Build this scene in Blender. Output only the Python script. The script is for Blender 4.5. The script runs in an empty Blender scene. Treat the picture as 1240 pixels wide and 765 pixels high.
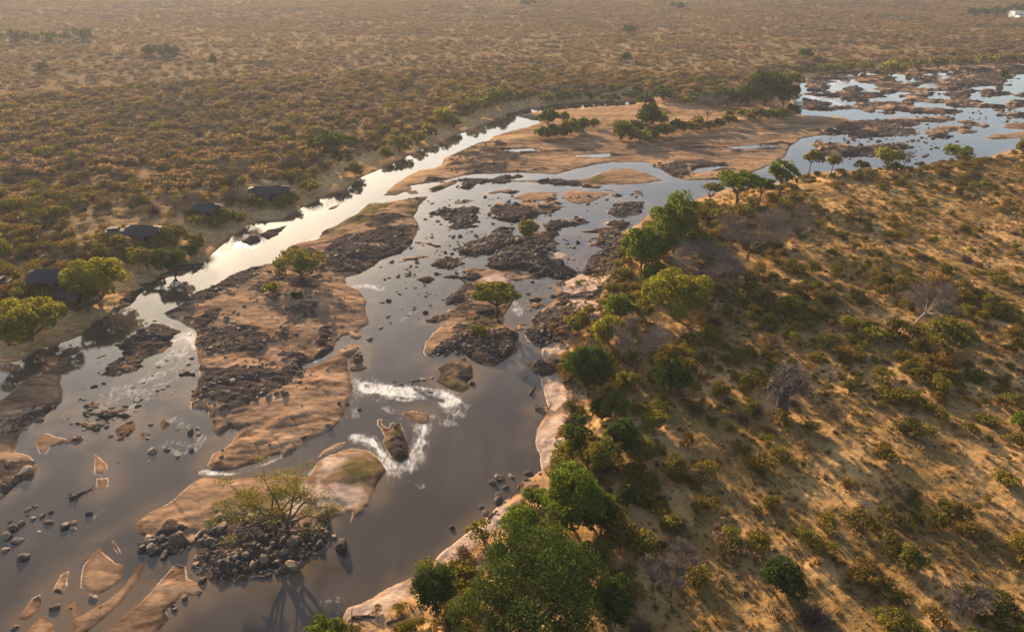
import bpy, math, random
import numpy as np
from mathutils import Vector, Matrix

# ------------------------------------------------------------------ camera, light, exposure
sc = bpy.context.scene
H = 70.0
PITCH = math.radians(28.7)
FPX = 826.0
cam_d = bpy.data.cameras.new("camera")
cam_d.sensor_width = 36.0
cam_d.lens = 36.0 * FPX / 1240.0
cam_d.clip_start = 0.5
cam_d.clip_end = 30000
cam = bpy.data.objects.new("camera", cam_d)
cam.location = (0, 0, H)
cam.rotation_euler = (math.pi / 2 - PITCH, 0, 0)
sc.collection.objects.link(cam)
sc.camera = cam

SUN_AZ, SUN_EL = math.radians(-25.5), math.radians(15.5)
world = bpy.data.worlds.new("World")
sc.world = world
world.use_nodes = True
wn = world.node_tree
for n in list(wn.nodes):
    wn.nodes.remove(n)
sky = wn.nodes.new("ShaderNodeTexSky")
sky.sky_type = 'NISHITA'
sky.sun_disc = False
sky.sun_elevation = SUN_EL
sky.sun_rotation = SUN_AZ
sky.air_density = 1.0
sky.dust_density = 1.7
sky.ozone_density = 1.0
bg = wn.nodes.new("ShaderNodeBackground")
bg.inputs[1].default_value = 0.115
wo = wn.nodes.new("ShaderNodeOutputWorld")
wn.links.new(sky.outputs[0], bg.inputs[0])
wn.links.new(bg.outputs[0], wo.inputs[0])

sd_ = bpy.data.lights.new("sun", 'SUN')
sd_.energy = 5.0
sd_.angle = math.radians(0.6)
sd_.color = (1.0, 0.78, 0.53)
sun = bpy.data.objects.new("sun", sd_)
sun_dir = Vector((math.sin(SUN_AZ) * math.cos(SUN_EL), math.cos(SUN_AZ) * math.cos(SUN_EL), math.sin(SUN_EL)))
sun.rotation_euler = sun_dir.to_track_quat('Z', 'Y').to_euler()
sun.location = (0, 0, 300)
sc.collection.objects.link(sun)

sc.view_settings.view_transform = 'Standard'
sc.view_settings.look = 'None'
sc.view_settings.exposure = 1.2
sc.view_settings.gamma = 1.0
sc.render.engine = 'CYCLES'
sc.cycles.max_bounces = 5
sc.cycles.diffuse_bounces = 2
sc.cycles.glossy_bounces = 2
sc.cycles.transmission_bounces = 2
sc.cycles.volume_bounces = 0
sc.cycles.caustics_reflective = False
sc.cycles.caustics_refractive = False
sc.cycles.use_denoising = True
sc.cycles.sample_clamp_indirect = 4.0
sc.cycles.use_adaptive_sampling = False

R0 = np.random.RandomState(7)
random.seed(7)
PI = math.pi

# ------------------------------------------------------------------ small maths
def px_dir(px, py):
    u = (px - 620.0); v = -(py - 382.5)
    return (u, FPX * math.cos(PITCH) + v * math.sin(PITCH), -FPX * math.sin(PITCH) + v * math.cos(PITCH))

def W(px, py, z=0.0):
    d = px_dir(px, py)
    t = (H - z) / -d[2]
    return (d[0] * t, d[1] * t)

def to_px(x, y, z):
    dy, dz = y, z - H
    fw = dy * math.cos(PITCH) - dz * math.sin(PITCH)
    up = dy * math.sin(PITCH) + dz * math.cos(PITCH)
    return 620 + FPX * x / fw, 382.5 - FPX * up / fw, fw

def hash2(ix, iy, seed):
    n = (ix.astype(np.int64) * 374761393 + iy.astype(np.int64) * 668265263 + seed * 1442695041) & 0xFFFFFFFF
    n = ((n ^ (n >> 13)) * 1274126177) & 0xFFFFFFFF
    n = (n ^ (n >> 16)) & 0xFFFFFFFF
    n = (n * 2246822519) & 0xFFFFFFFF
    return ((n ^ (n >> 15)) & 0xFFFFFF).astype(np.float64) / 16777215.0

def vnoise(x, y, seed=0):
    ix = np.floor(x); iy = np.floor(y)
    fx = x - ix; fy = y - iy
    fx = fx * fx * (3 - 2 * fx); fy = fy * fy * (3 - 2 * fy)
    a = hash2(ix, iy, seed); b = hash2(ix + 1, iy, seed)
    c = hash2(ix, iy + 1, seed); d = hash2(ix + 1, iy + 1, seed)
    return (a + (b - a) * fx) * (1 - fy) + (c + (d - c) * fx) * fy

def fbm(x, y, oct=4, seed=0):          # about -0.5 .. 0.5
    s = 0; a = 0.5; t = 0
    for i in range(oct):
        c, sn = math.cos(0.6 * i), math.sin(0.6 * i)
        s = s + a * (vnoise((x * c - y * sn) * 2 ** i, (x * sn + y * c) * 2 ** i, seed + i * 17) - 0.5)
        t += a; a *= 0.5
    return s / t

def worley(x, y, seed=0):
    ix = np.floor(x); iy = np.floor(y)
    best = np.full(x.shape, 9.0)
    for dx in (-1, 0, 1):
        for dy in (-1, 0, 1):
            cx = ix + dx; cy = iy + dy
            fx = cx + hash2(cx, cy, seed); fy = cy + hash2(cx, cy, seed + 5)
            best = np.minimum(best, (fx - x) ** 2 + (fy - y) ** 2)
    return np.sqrt(best)

def smooth(a, b, x):
    t = np.clip((x - a) / (b - a), 0, 1)
    return t * t * (3 - 2 * t)

def sdf(P, X, Y, margin=1e9):
    """signed distance to polygon P (N,2), positive inside; only within margin of its box"""
    P = np.asarray(P, float)
    out = np.full(X.shape, -1e3)
    sel = (X > P[:, 0].min() - margin) & (X < P[:, 0].max() + margin) & (Y > P[:, 1].min() - margin) & (Y < P[:, 1].max() + margin)
    if not sel.any():
        return out
    x = X[sel]; y = Y[sel]
    d2 = np.full(x.shape, 1e18); ins = np.zeros(x.shape, bool)
    n = len(P)
    for i in range(n):
        ax, ay = P[i]; bx, by = P[(i + 1) % n]
        ex, ey = bx - ax, by - ay
        L = ex * ex + ey * ey + 1e-12
        t = np.clip(((x - ax) * ex + (y - ay) * ey) / L, 0, 1)
        d2 = np.minimum(d2, (x - ax - t * ex) ** 2 + (y - ay - t * ey) ** 2)
        if ay != by:
            c = ((ay > y) != (by > y)) & (x < (bx - ax) * (y - ay) / (by - ay) + ax)
            ins ^= c
    d = np.sqrt(d2)
    out[sel] = np.where(ins, d, -d)
    return out

def poly(pts):
    return np.array([W(a, b) for a, b in pts])

# ------------------------------------------------------------------ the plan of the river (waterlines and surfaces)
LEFT = [(0,440),(20,439),(36,432),(48,424),(60,421),(84,413),(100,405),(112,394),(128,383),(144,375),(158,370),(167,359),(177,349),(189,342),(199,337),(210,333),(222,333),(234,326),(246,320),(256,312),(266,301),(274,292),(285,285),(298,274),(314,268),(342,267),(352,259),(371,250),(388,241),(400,235),(415,231),(428,223),(438,215),(464,203),(488,192),(512,181),(530,175),(546,166),(563,160),(593,149),(614,138),(641,132),(668,127),(716,123),(767,123),(772,126),(766,130),(724,132),(678,135),(645,138),(625,141),(650,144),(657,146),(654,151),(640,156),(615,161),(598,165),(592,171),(576,175),(556,183),(538,192),(534,199),(526,204),(508,206),(496,212),(480,222),(466,234),(480,232),(496,225),(516,222),(536,219),(562,213),(580,211),(596,211),(624,209),(644,210),(672,211),(700,204),(716,201),(744,196),(784,197),(794,202),(814,214),(832,219),(872,218),(904,212),(920,206),(950,190),(956,178),(970,168),(992,164),(1005,158),(1016,152),(1030,146),(1020,142),(985,141),(963,139),(963,132),(966,124),(963,112),(970,101),(990,94),(1010,88),(1058,85),(1109,81),(1160,77),(1240,73),(1500,62),(2600,30),(2600,-60),(-2400,-60),(-2400,900),(-500,590),(-160,490)]
RIGHT = [(1240,178),(1228,181),(1204,188),(1192,193),(1160,194),(1132,196),(1120,201),(1110,204),(1092,202),(1058,204),(1024,207),(992,209),(970,212),(950,219),(920,226),(880,229),(862,235),(845,240),(836,246),(815,254),(784,260),(772,272),(755,280),(742,279),(728,279),(722,286),(735,294),(728,303),(716,311),(709,323),(698,334),(680,344),(672,346),(674,356),(668,366),(656,374),(646,382),(645,398),(636,404),(642,414),(656,420),(656,434),(636,440),(644,450),(656,459),(658,471),(662,485),(666,493),(648,496),(660,502),(656,508),(650,519),(649,539),(655,551),(655,569),(636,579),(624,587),(624,597),(608,607),(592,624),(580,634),(558,652),(540,664),(520,682),(496,697),(468,712),(438,732),(422,737),(416,748),(400,765),(370,785),(330,820),(280,880),(200,960),(60,1100),(60,1300),(2600,1300),(2600,150),(1500,150)]
MID = [(520,237),(496,240),(478,243),(462,246),(448,246),(440,252),(432,259),(418,267),(405,274),(392,279),(384,290),(372,292),(360,294),(348,300),(338,312),(328,319),(304,324),(280,333),(266,342),(248,352),(234,356),(218,370),(198,379),(206,386),(216,388),(226,395),(238,402),(236,412),(239,430),(241,454),(240,468),(231,480),(227,497),(248,499),(254,509),(258,515),(256,522),(262,529),(270,527),(279,519),(286,524),(281,535),(268,545),(258,549),(250,563),(254,570),(276,571),(296,565),(316,559),(328,552),(340,549),(343,554),(354,549),(368,539),(378,533),(396,523),(412,511),(418,501),(423,485),(427,467),(424,446),(424,434),(434,426),(438,419),(424,416),(412,424),(396,436),(376,444),(368,447),(366,442),(376,439),(392,432),(404,424),(407,414),(414,408),(432,404),(440,397),(448,392),(445,380),(443,364),(434,352),(420,344),(420,336),(436,332),(448,326),(464,314),(486,307),(497,298),(508,274),(501,262),(508,249)]
TREEISLE = [(166,632),(180,620),(198,612),(220,595),(238,581),(250,576),(276,580),(300,577),(320,575),(345,573),(366,577),(372,575),(384,559),(412,545),(428,541),(448,545),(460,555),(470,571),(462,580),(455,593),(447,610),(440,622),(424,633),(426,620),(414,622),(404,628),(400,638),(402,650),(396,664),(386,666),(368,676),(360,690),(340,694),(324,692),(304,702),(280,706),(260,706),(246,702),(240,690),(230,686),(236,672),(244,662),(228,662),(214,672),(190,672),(172,668),(170,658),(178,651),(166,645)]
UMBISLE = [(576,330),(590,326),(604,326),(618,334),(619,346),(624,360),(618,372),(612,382),(612,392),(622,398),(627,405),(624,415),(622,428),(610,436),(600,444),(585,443),(575,438),(562,430),(548,428),(530,430),(514,432),(510,426),(514,416),(524,404),(534,394),(540,388),(528,392),(518,390),(524,383),(536,380),(545,374),(556,370),(562,366),(540,370),(540,362),(555,352),(562,344),(560,338),(572,342),(578,338)]
# name, label, outline, height, kind of surface (sand / rock / moss)
BARS = [
 ("sandbar", "long rocky sandbar splitting the river, with a yellow-green bush at its upstream end", MID, .9, 's'),
 ("islet", "islet carrying the spreading thorn tree and a heap of boulders", TREEISLE, .8, 's'),
 ("islet", "islet of sand and black rock under the flat-topped tree", UMBISLE, .9, 's'),
 ("sandbar", "bank of wet sand and stones on the near left edge of the river", [(-120,640),(-140,560),(-60,505),(0,486),(12,477),(20,466),(40,452),(60,440),(86,429),(84,437),(74,447),(70,460),(75,472),(76,486),(62,497),(50,507),(36,516),(26,526),(22,538),(20,547),(34,551),(47,565),(38,576),(20,587),(6,601),(-10,615),(-60,660)], .5, 's'),
 ("sandbar", "leaf-shaped sandbar with pale edges and boulders at its foot", [(122,658),(112,670),(100,684),(97,698),(96,711),(106,716),(120,720),(128,716),(138,709),(146,702),(150,686),(147,683),(140,681),(130,672),(124,666)], .35, 's'),
 ("sandbar", "narrow curved sandbar like a crescent beside the leaf-shaped one", [(176,681),(174,686),(168,702),(152,724),(136,740),(118,756),(104,768),(98,780),(88,775),(88,760),(86,752),(78,736),(90,727),(95,732),(96,746),(112,736),(128,728),(148,712),(160,696),(168,686)], .3, 's'),
 ("sandbar", "broad flat sandbar running to the bottom edge below the boulder heap", [(110,785),(128,765),(140,752),(160,736),(180,718),(189,708),(196,700),(205,690),(212,682),(226,684),(228,700),(240,705),(245,710),(244,724),(236,722),(222,720),(214,732),(202,740),(206,748),(192,765),(170,800),(120,810)], .35, 's'),
 ("sandbar", "small pointed sandbar low on the left of the river", [(50,718),(51,730),(48,738),(32,752),(20,749),(30,736),(38,724)], .25, 's'),
 ("sandbar", "slim sliver of sand with two boulders at its lower tip", [(85,689),(82,704),(83,708),(76,720),(62,718),(66,708),(74,694)], .25, 's'),
 ("sandbar", "rounded sandbar cut by the bottom edge near the left corner", [(24,775),(34,762),(48,745),(54,750),(64,754),(67,765),(62,785),(30,790)], .25, 's'),
 ("sandbar", "thin sand blade just upstream of the mossy slab", [(382,556),(392,545),(406,537),(421,533),(414,542),(398,550)], .3, 's'),
 ("rock_outcrop", "mossy green rock island standing in the white water", [(456,507),(464,507),(463,513),(470,517),(472,511),(486,511),(491,525),(495,541),(496,555),(484,561),(474,555),(468,545),(462,535),(465,529),(460,519),(456,515)], 1.3, 'm'),
 ("rock_outcrop", "low brown slab half covered by the rapids", [(484,500),(500,497),(520,500),(522,508),(516,514),(504,513)], .35, 's'),
 ("sandbar", "triangular sandbar alone in the still water", [(113,547),(121,553),(131,563),(131,569),(122,576),(113,574)], .3, 's'),
 ("sandbar", "small square sand patch touching the triangular sandbar", [(116,579),(132,578),(132,588),(126,594),(116,592)], .2, 's'),
 ("sandbar", "small sandbar with stones on its near side", [(139,520),(148,513),(160,507),(165,514),(163,522),(150,532),(143,533),(140,528)], .35, 's'),
 ("sandbar", "tiny drop-shaped sand islet", [(193,514),(198,503),(203,514),(203,519),(196,521)], .25, 's'),
 ("sandbar", "tiny pale sand fleck beside the drop-shaped one", [(169,524),(176,521),(176,531),(171,532)], .2, 's'),
 ("sandbar", "brown hummock with stones trailing from it near the left bank", [(42,537),(46,527),(58,524),(66,528),(80,531),(90,528),(104,529),(98,536),(80,538),(62,541),(56,550),(48,550)], .4, 's'),
 ("sandbar", "small pale curl of sand above the leaf-shaped sandbar", [(134,655),(138,652),(146,665),(148,670),(142,671),(136,664)], .15, 's'),
 ("rock_outcrop", "broken rapids of low brown ledges left of the long sandbar", [(142,419),(146,412),(156,408),(172,400),(184,391),(200,397),(215,402),(212,408),(200,412),(206,420),(196,428),(180,432),(176,440),(168,448),(150,452),(128,456),(120,455),(128,444),(140,436),(150,430)], .4, 'w'),
 ("rock_outcrop", "dark boulder islet in the far channel", [(293,293),(302,285),(314,287),(315,294),(302,297)], .9, 'r'),
 ("rock_outcrop", "dark tapering islet in the bright far channel", [(316,284),(328,277),(348,273),(334,285),(324,290)], .7, 'r'),
 ("rock_outcrop", "sandy sliver in the bright far channel", [(395,255),(400,251),(414,246),(406,253)], .4, 's'),
 ("rock_outcrop", "upper of two dark slivers of rock in the left channel", [(116,434),(128,428),(130,430),(118,435)], .3, 'r'),
 ("rock_outcrop", "lower of two dark slivers of rock in the left channel", [(114,440),(130,435),(118,441)], .3, 'r'),
 ("sandbar", "thin brown strip beside the tip of the wide sand flat", [(462,237),(478,229),(496,225),(500,229),(480,237)], .3, 's'),
 ("sandbar", "thin green strip of grass on sand between two channels", [(517,229),(530,224),(548,218),(556,218),(552,223),(535,230),(520,231)], .35, 'm'),
 ("sandbar", "tiny brown bar at the head of the long sandbar", [(490,232),(505,230),(508,235),(498,236)], .3, 's'),
 ("rock_outcrop", "low strip of dark rock along the wide sand flat", [(556,230),(560,216),(590,216),(612,211),(638,213),(620,218),(612,222),(576,223),(572,230)], .5, 'r'),
 ("sandbar", "thin sand streak in the middle of the pale water", [(588,234),(600,231),(625,228),(610,233),(596,236)], .2, 's'),
 ("sandbar", "lens-shaped sandbar with dark rocks on its left end", [(663,223),(668,216),(690,219),(710,216),(726,210),(744,204),(765,204),(784,209),(806,219),(780,223),(744,224),(720,224),(700,226),(680,225)], .5, 's'),
 ("rock_outcrop", "dark rocky bar shaped like a leaf in mid river", [(522,258),(536,252),(560,252),(578,251),(580,258),(576,266),(564,273),(546,270),(534,263)], .6, 'r'),
 ("sandbar", "small brown streak above the leaf-shaped rocky bar", [(548,247),(556,243),(580,242),(566,246),(552,248)], .25, 's'),
 ("sandbar", "brown bar of sand and stones in the middle of the pale water", [(590,257),(600,246),(634,244),(665,247),(690,250),(666,260),(636,266),(612,268),(596,263)], .6, 'w'),
 ("sandbar", "flat sandbar joined to the stony bar below it", [(620,240),(638,233),(674,233),(673,240),(650,245),(634,244)], .4, 's'),
 ("sandbar", "orange wedge-shaped sandbar in mid river", [(681,236),(690,231),(720,232),(742,233),(716,245),(700,248),(688,244)], .5, 's'),
 ("sandbar", "orange sand point with black rocks on its left", [(658,272),(668,264),(688,266),(706,260),(711,269),(700,274),(680,276),(672,284),(664,280)], .5, 'w'),
 ("rock_outcrop", "black rocks around a spot of orange sand", [(735,257),(744,248),(765,245),(780,246),(776,257),(758,264),(744,263)], .5, 'w'),
 ("rock_outcrop", "rocky bar with a lone round tree", [(556,306),(562,296),(590,288),(600,277),(615,275),(622,285),(640,285),(650,281),(660,281),(676,284),(674,298),(672,305),(655,304),(640,300),(620,298),(600,305),(580,308),(566,309)], .7, 'w'),
 ("rock_outcrop", "large pile of black rock in mid river", [(587,321),(596,311),(612,302),(636,297),(656,300),(670,308),(684,320),(696,330),(690,338),(668,335),(650,330),(632,327),(610,328),(596,326)], 1.0, 'r'),
 ("sandbar", "smooth pink slab beside the large pile of black rock", [(664,311),(676,305),(688,309),(685,315),(672,317)], .7, 's'),
 ("rock_outcrop", "low dark reef above the flat-topped tree", [(520,321),(534,313),(548,312),(560,320),(548,326),(530,325)], .5, 'r'),
 ("rock_outcrop", "small dark reef out in the water beside the flat-topped tree", [(506,338),(516,334),(528,337),(522,343),(512,344)], .5, 'r'),
 ("rock_outcrop", "mossy rocks just above the white water", [(528,462),(534,452),(530,446),(540,440),(552,434),(562,434),(572,444),(574,458),(566,462),(570,470),(560,476),(545,472)], .6, 'm'),
 ("sandbar", "smooth orange sandbar at the far right edge", [(1214,155),(1220,150),(1250,147),(1260,156),(1230,157)], .6, 's'),
 ("sandbar", "green and orange sandbar below the smooth one at the right edge", [(1192,167),(1202,163),(1222,162),(1260,156),(1260,167),(1202,169)], .6, 's'),
 ("rock_outcrop", "broad rough bar at the right end of the wide sand flat", [(1010,156),(1018,150),(1030,147),(1088,143),(1112,146),(1120,150),(1092,154),(1108,157),(1112,163),(1072,166),(1032,168),(1022,160)], .7, 'w'),
 ("rock_outcrop", "stony bar behind the yellow-green shore tree", [(1030,180),(1052,176),(1092,172),(1104,180),(1080,184),(1056,191),(1040,190)], .6, 'w'),
 ("rock_outcrop", "stony bar behind the two lollipop trees", [(985,175),(1000,173),(1022,174),(1015,180),(1000,188),(985,192)], .5, 'w'),
]
FAR = [
 [(1112,177),(1124,174),(1137,175),(1130,178),(1116,180)], [(1138,171),(1160,170),(1175,169),(1160,173)],
 [(1122,160),(1134,157),(1148,156),(1150,163),(1136,164)], [(1154,158),(1178,154),(1174,164),(1158,165)],
 [(1106,143),(1132,139),(1162,144),(1140,148)], [(1160,126),(1228,125),(1250,129),(1212,134),(1182,132)],
 [(1204,142),(1250,139),(1250,145),(1212,145)], [(1040,131),(1104,128),(1138,132),(1100,138),(1046,137)],
 [(1072,124),(1104,112),(1132,118),(1132,126),(1104,128)], [(1130,101),(1160,90),(1212,89),(1250,84),(1222,104),(1182,108),(1144,108)],
 [(1132,110),(1178,108),(1200,114),(1172,121),(1152,123)], [(1052,108),(1082,100),(1120,100),(1112,108),(1092,114),(1062,116)],
 [(1038,96),(1052,90),(1076,90),(1090,97),(1054,100)], [(1014,110),(1024,100),(1044,104),(1056,114),(1052,124),(1016,122)],
 [(970,98),(1010,94),(1002,108),(985,120),(1010,122),(1012,134),(965,134),(963,112)], [(1100,83),(1150,79),(1240,76),(1240,84),(1200,87),(1150,89),(1110,90)],
]
POOLS = [[(838,208),(845,204),(872,201),(880,202),(868,205),(848,210)], [(798,172),(812,168),(821,166.5),(812,171.5)], [(876,179),(925,175),(948,177),(905,181)], [(690,189),(740,186),(770,188),(720,191)], [(604,182),(640,180),(660,182),(630,184.5)], [(558,350),(562,348),(566,352),(560,354)]]
RAPIDS = [(1000,86),(1130,84),(1500,70),(1500,150),(1180,160),(1000,200),(985,165),(1040,140),(1000,128),(965,128),(985,95)]

# ------------------------------------------------------------------ polar ground grid
e_rows = np.concatenate([np.arange(88, 56, -2.0), np.arange(56, 30, -0.085), np.arange(30, 0.69, -0.06), [0.66]])
r_rows = H / np.tan(np.radians(e_rows))
a_cols = np.concatenate([np.arange(-180, -54, 3.0), np.arange(-54, 54.01, 0.085), np.arange(57, 181, 3.0)])
RR, AA = np.meshgrid(r_rows, np.radians(a_cols), indexing='ij')
X = RR * np.sin(AA); Y = RR * np.cos(AA)
nr, nc = X.shape

wob = (fbm(X / 6, Y / 6, 4, 3) * 1.0 + fbm(X / 1.6, Y / 1.6, 3, 9) * 0.35)
wob_far = fbm(X / 16, Y / 16, 4, 5) * np.clip(RR / 200, 0, 2.5)
shore = (wob + wob_far)
sL = sdf(poly(LEFT), X, Y) + shore * .9
sR = sdf(poly(RIGHT), X, Y) + shore * 1.1
for p in POOLS:
    sL = np.minimum(sL, -sdf(poly(p), X, Y, 30))
best = np.full(X.shape, -1e3); bid = np.full(X.shape, -1); bh = np.zeros(X.shape)
kindc = {'s': 0, 'r': 1, 'm': 2, 'w': 3}
bkind = np.zeros(X.shape, int)
for i, (nm, lb, pts, hh, kd) in enumerate(BARS):
    P = poly(pts)
    size = min(np.ptp(P[:, 0]), np.ptp(P[:, 1]))
    s = sdf(P, X, Y, 14)
    amp = min(1.0, size / 18) * (0.9 if kd in 'sm' else 2.6)
    s = np.where(s > -900, s + shore * amp, s)
    if kd in 'rw':
        s = np.where(s > -900, s + fbm(X / 2.0, Y / 1.3, 4, 21) * min(4.2, size / 3.5), s)
    m = s > best
    best = np.where(m, s, best); bid = np.where(m & (s > -2.5), i, bid)
    bh = np.where(m, hh, bh); bkind = np.where(m, kindc[kd], bkind)
rap = sdf(poly(RAPIDS), X, Y, 10)
far_n = fbm(X / 17 + 3, Y / 8, 5, 41)
sF = np.full(X.shape, -1e3)
for p in FAR:
    s = sdf(poly(p), X, Y, 30)
    sF = np.maximum(sF, np.where(s > -900, s - 2.5 + fbm(X / 8, Y / 5, 5, 55) * 20, s))
sF = np.maximum(sF, np.where(rap > 0, (far_n - 0.13 + .03 * smooth(250, 400, Y)) * 60, -1e3))
CENTRAL = [(500,225),(560,215),(780,222),(775,262),(735,290),(700,330),(640,345),(600,335),(560,345),(470,345),(450,330),(500,300),(512,270)]
LEFTR = [(70,505),(110,460),(140,430),(200,400),(238,415),(236,470),(225,500),(160,505),(110,520)]
for zp, sx_, sy_, th in ((CENTRAL, 13, 6, .15), (LEFTR, 6, 3.2, .12), ([(624,330),(700,340),(670,370),(650,385),(640,440),(624,440),(628,380)], 6, 4, .14), ([(424,400),(450,400),(450,450),(424,470)], 5, 4, .17)):
    rz_ = sdf(poly(zp), X, Y, 10)
    sF = np.maximum(sF, np.where(rz_ > 0, (fbm(X / sx_ + 9, Y / sy_, 5, 43) - th) * 12, -1e3))
m = sF > best
best = np.where(m, sF, best); bkind = np.where(m, 3, bkind); bh = np.where(m, 1.0, bh)
bid = np.where(m & (sF > -2.5), -2, bid)

# surface masks ------------------------------------------------
def zone(pts, soft=1.5, margin=12):
    return smooth(-soft, soft, sdf(poly(pts), X, Y, margin) + wob * 5.0)

ROCKZ = [  # outline, boulders per m2, size range, only for the water?
 ([(388,322),(400,300),(425,285),(455,283),(480,280),(505,272),(496,298),(484,308),(462,316),(446,328),(425,334),(400,330),(392,345),(380,345)], .40, .35, 1.1),
 ([(248,352),(266,340),(300,325),(330,322),(310,340),(280,352),(250,368),(225,380),(200,382),(216,368)], .30, .3, 1.0),
 ([(300,350),(340,335),(385,345),(395,370),(388,390),(350,395),(335,380),(310,370)], .12, .3, .9),
 ([(238,392),(262,384),(300,398),(330,410),(352,400),(350,415),(320,424),(290,420),(270,432),(246,430),(236,412)], .38, .3, 1.0),
 ([(240,445),(270,450),(300,448),(330,430),(360,425),(372,445),(360,470),(340,480),(310,490),(285,500),(255,500),(235,498),(232,485),(245,470)], .45, .3, 1.1),
 ([(142,419),(172,400),(184,391),(215,402),(206,420),(180,432),(176,440),(150,452),(120,455),(140,436)], .35, .3, 1.0),
 ([(545,412),(575,400),(610,400),(627,408),(622,428),(600,443),(565,436),(520,432),(530,420)], 1.1, .3, .9),
 ([(560,330),(575,330),(580,345),(560,352),(565,372),(610,372),(612,395),(590,400),(545,385),(515,392),(525,380),(540,360)], .25, .3, .9),
 (BARS[39][2], .45, .35, 1.1), (BARS[40][2], 1.0, .35, 1.1), (BARS[42][2], .8, .3, .9), (BARS[43][2], .8, .3, .9),
 (BARS[29][2], .5, .35, 1.0), (BARS[32][2], .5, .35, 1.1), ([(590,262),(600,250),(640,252),(660,258),(636,266),(612,268)], .5, .3, 1.0),
 (BARS[38][2], .5, .4, 1.0), ([(656,272),(668,263),(690,268),(680,276),(672,284),(664,280)], .7, .4, 1.0), ([(660,224),(668,215),(700,219),(700,226),(680,226)], .4, .4, 1.0),
 ([(536,205),(560,175),(600,168),(640,190),(640,205),(590,212),(560,214)], .10, .35, 1.0), ([(794,200),(830,196),(835,214),(815,216),(800,206)], .4, .4, 1.1),
 ([(676,346),(716,311),(728,285),(745,280),(768,300),(768,320),(745,345),(725,370),(705,395),(690,425),(660,430),(645,415),(638,404),(646,396),(650,382),(674,372)], .9, .3, 1.2),
 ([(634,442),(656,436),(690,442),(680,455),(660,460),(642,450)], .8, .35, 1.0),
 ([(590,612),(600,590),(618,578),(636,570),(655,566),(660,575),(640,592),(620,605),(605,615)], .22, .5, 1.4),
 ([(236,660),(262,632),(290,622),(330,628),(370,640),(398,632),(404,650),(396,664),(368,676),(358,690),(304,702),(262,706),(240,700)], 1.9, .2, 1.1),
 ([(168,655),(200,640),(240,650),(234,664),(190,674),(172,670)], .8, .5, 1.2),
 ([(396,628),(418,640),(414,662),(396,668)], .25, .6, 1.5),
 ([(112,394),(144,375),(180,353),(200,343),(246,320),(240,314),(190,338),(150,362),(115,385)], .30, .35, 1.0),
 ([(0,512),(40,498),(70,490),(66,500),(48,512),(20,530),(0,525)], .35, .4, 1.1),
 ([(0,560),(40,560),(40,575),(10,600),(0,600)], .2, .5, 1.5),
 ([(1000,160),(1040,146),(1110,146),(1112,163),(1070,167),(1025,168)], .16, .5, 1.3),
 ([(965,134),(963,112),(985,95),(1010,92),(1050,104),(1050,124),(1012,134)], .20, .5, 1.4),
 ([(1128,105),(1160,90),(1240,84),(1240,108),(1200,114),(1150,122)], .10, .6, 1.5),
 ([(1120,196),(1140,188),(1165,186),(1200,190),(1150,198),(1125,202)], .35, .5, 1.2),
 ([(1035,178),(1092,172),(1104,180),(1050,190)], .2, .5, 1.2),
 ([(90,724),(110,718),(130,722),(128,730),(105,734),(90,730)], .9, .4, .9), ([(56,726),(76,722),(76,732),(58,735)], .5, .6, 1.2),
 ([(202,738),(216,722),(232,720),(230,728),(212,745)], .35, .5, 1.1), ([(226,690),(240,684),(248,690),(244,704),(230,700)], .5, .4, 1.0),
 ([(140,528),(164,516),(165,522),(150,535),(142,535)], .9, .4, .8),
 ([(82,530),(104,526),(103,534),(84,538)], .7, .4, .9),
 ([(384,565),(400,600),(430,610),(445,605),(440,625),(405,625)], .05, .4, 1.0),
]
WATERROCKS = [
 ([(0,640),(30,622),(45,614),(66,618),(70,630),(50,640),(20,655),(5,668),(0,665)], .62, .5, 1.2),
 ([(72,628),(90,626),(112,622),(114,630),(84,642),(72,640)], .42, .6, 1.3),
 ([(80,500),(110,497),(150,490),(160,494),(158,506),(110,512),(84,512)], .55, .35, 1.0),
 ([(166,482),(180,472),(205,468),(206,478),(190,492),(170,498)], 1.0, .4, 1.0),
 ([(490,350),(520,335),(545,345),(530,360),(510,380),(480,385)], .10, .5, 1.3),
 ([(470,330),(560,290),(600,300),(560,330),(500,345)], .12, .4, 1.2),
 ([(628,366),(655,340),(672,350),(668,366),(650,378),(632,378)], .30, .4, 1.2),
 ([(215,512),(245,515),(250,540),(205,552),(200,530)], .05, .7, 1.4),
 ([(485,452),(520,452),(518,470),(486,470)], .22, .4, 1.2),
 ([(540,300),(600,280),(660,290),(640,300),(600,304),(560,310)], .3, .4, 1.1),
 ([(680,290),(726,288),(722,300),(684,302)], .35, .5, 1.3),
 ([(500,240),(780,235),(780,262),(700,300),(560,300),(510,290)], .06, .4, 1.4),
 ([(985,165),(1180,150),(1240,150),(1240,130),(1100,140),(1150,170),(1120,200),(985,200)], .05, .6, 1.7),
 ([(160,440),(215,415),(238,440),(200,470),(150,485)], .07, .35, .9),
 ([(408,425),(448,405),(450,425),(435,455),(425,440)], .06, .5, 1.3),
 ([(10,680),(40,665),(40,680),(18,690)], .1, .5, 1.0),
 ([(640,380),(660,300),(720,310),(700,345),(676,360),(650,385)], .08, .4, 1.0),
 ([(445,310),(560,270),(600,300),(560,330),(520,400),(460,400)], .06, .35, 1.2),
 ([(60,480),(240,440),(250,560),(150,570),(90,540)], .035, .4, 1.2), ([(385,480),(450,440),(520,480),(480,560),(400,540)], .02, .4, 1.2),
 ([(590,612),(610,578),(640,566),(640,575),(600,615)], .12, .5, 1.3),
]
rockm = np.zeros(X.shape)
for z in ROCKZ:
    rockm = np.maximum(rockm, zone(z[0]) * min(1, .38 + z[1] * 1.1))
isl = (best > np.maximum(sL, sR))
rockm = np.where(isl & (bkind == 1), 1.0, rockm)
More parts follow.
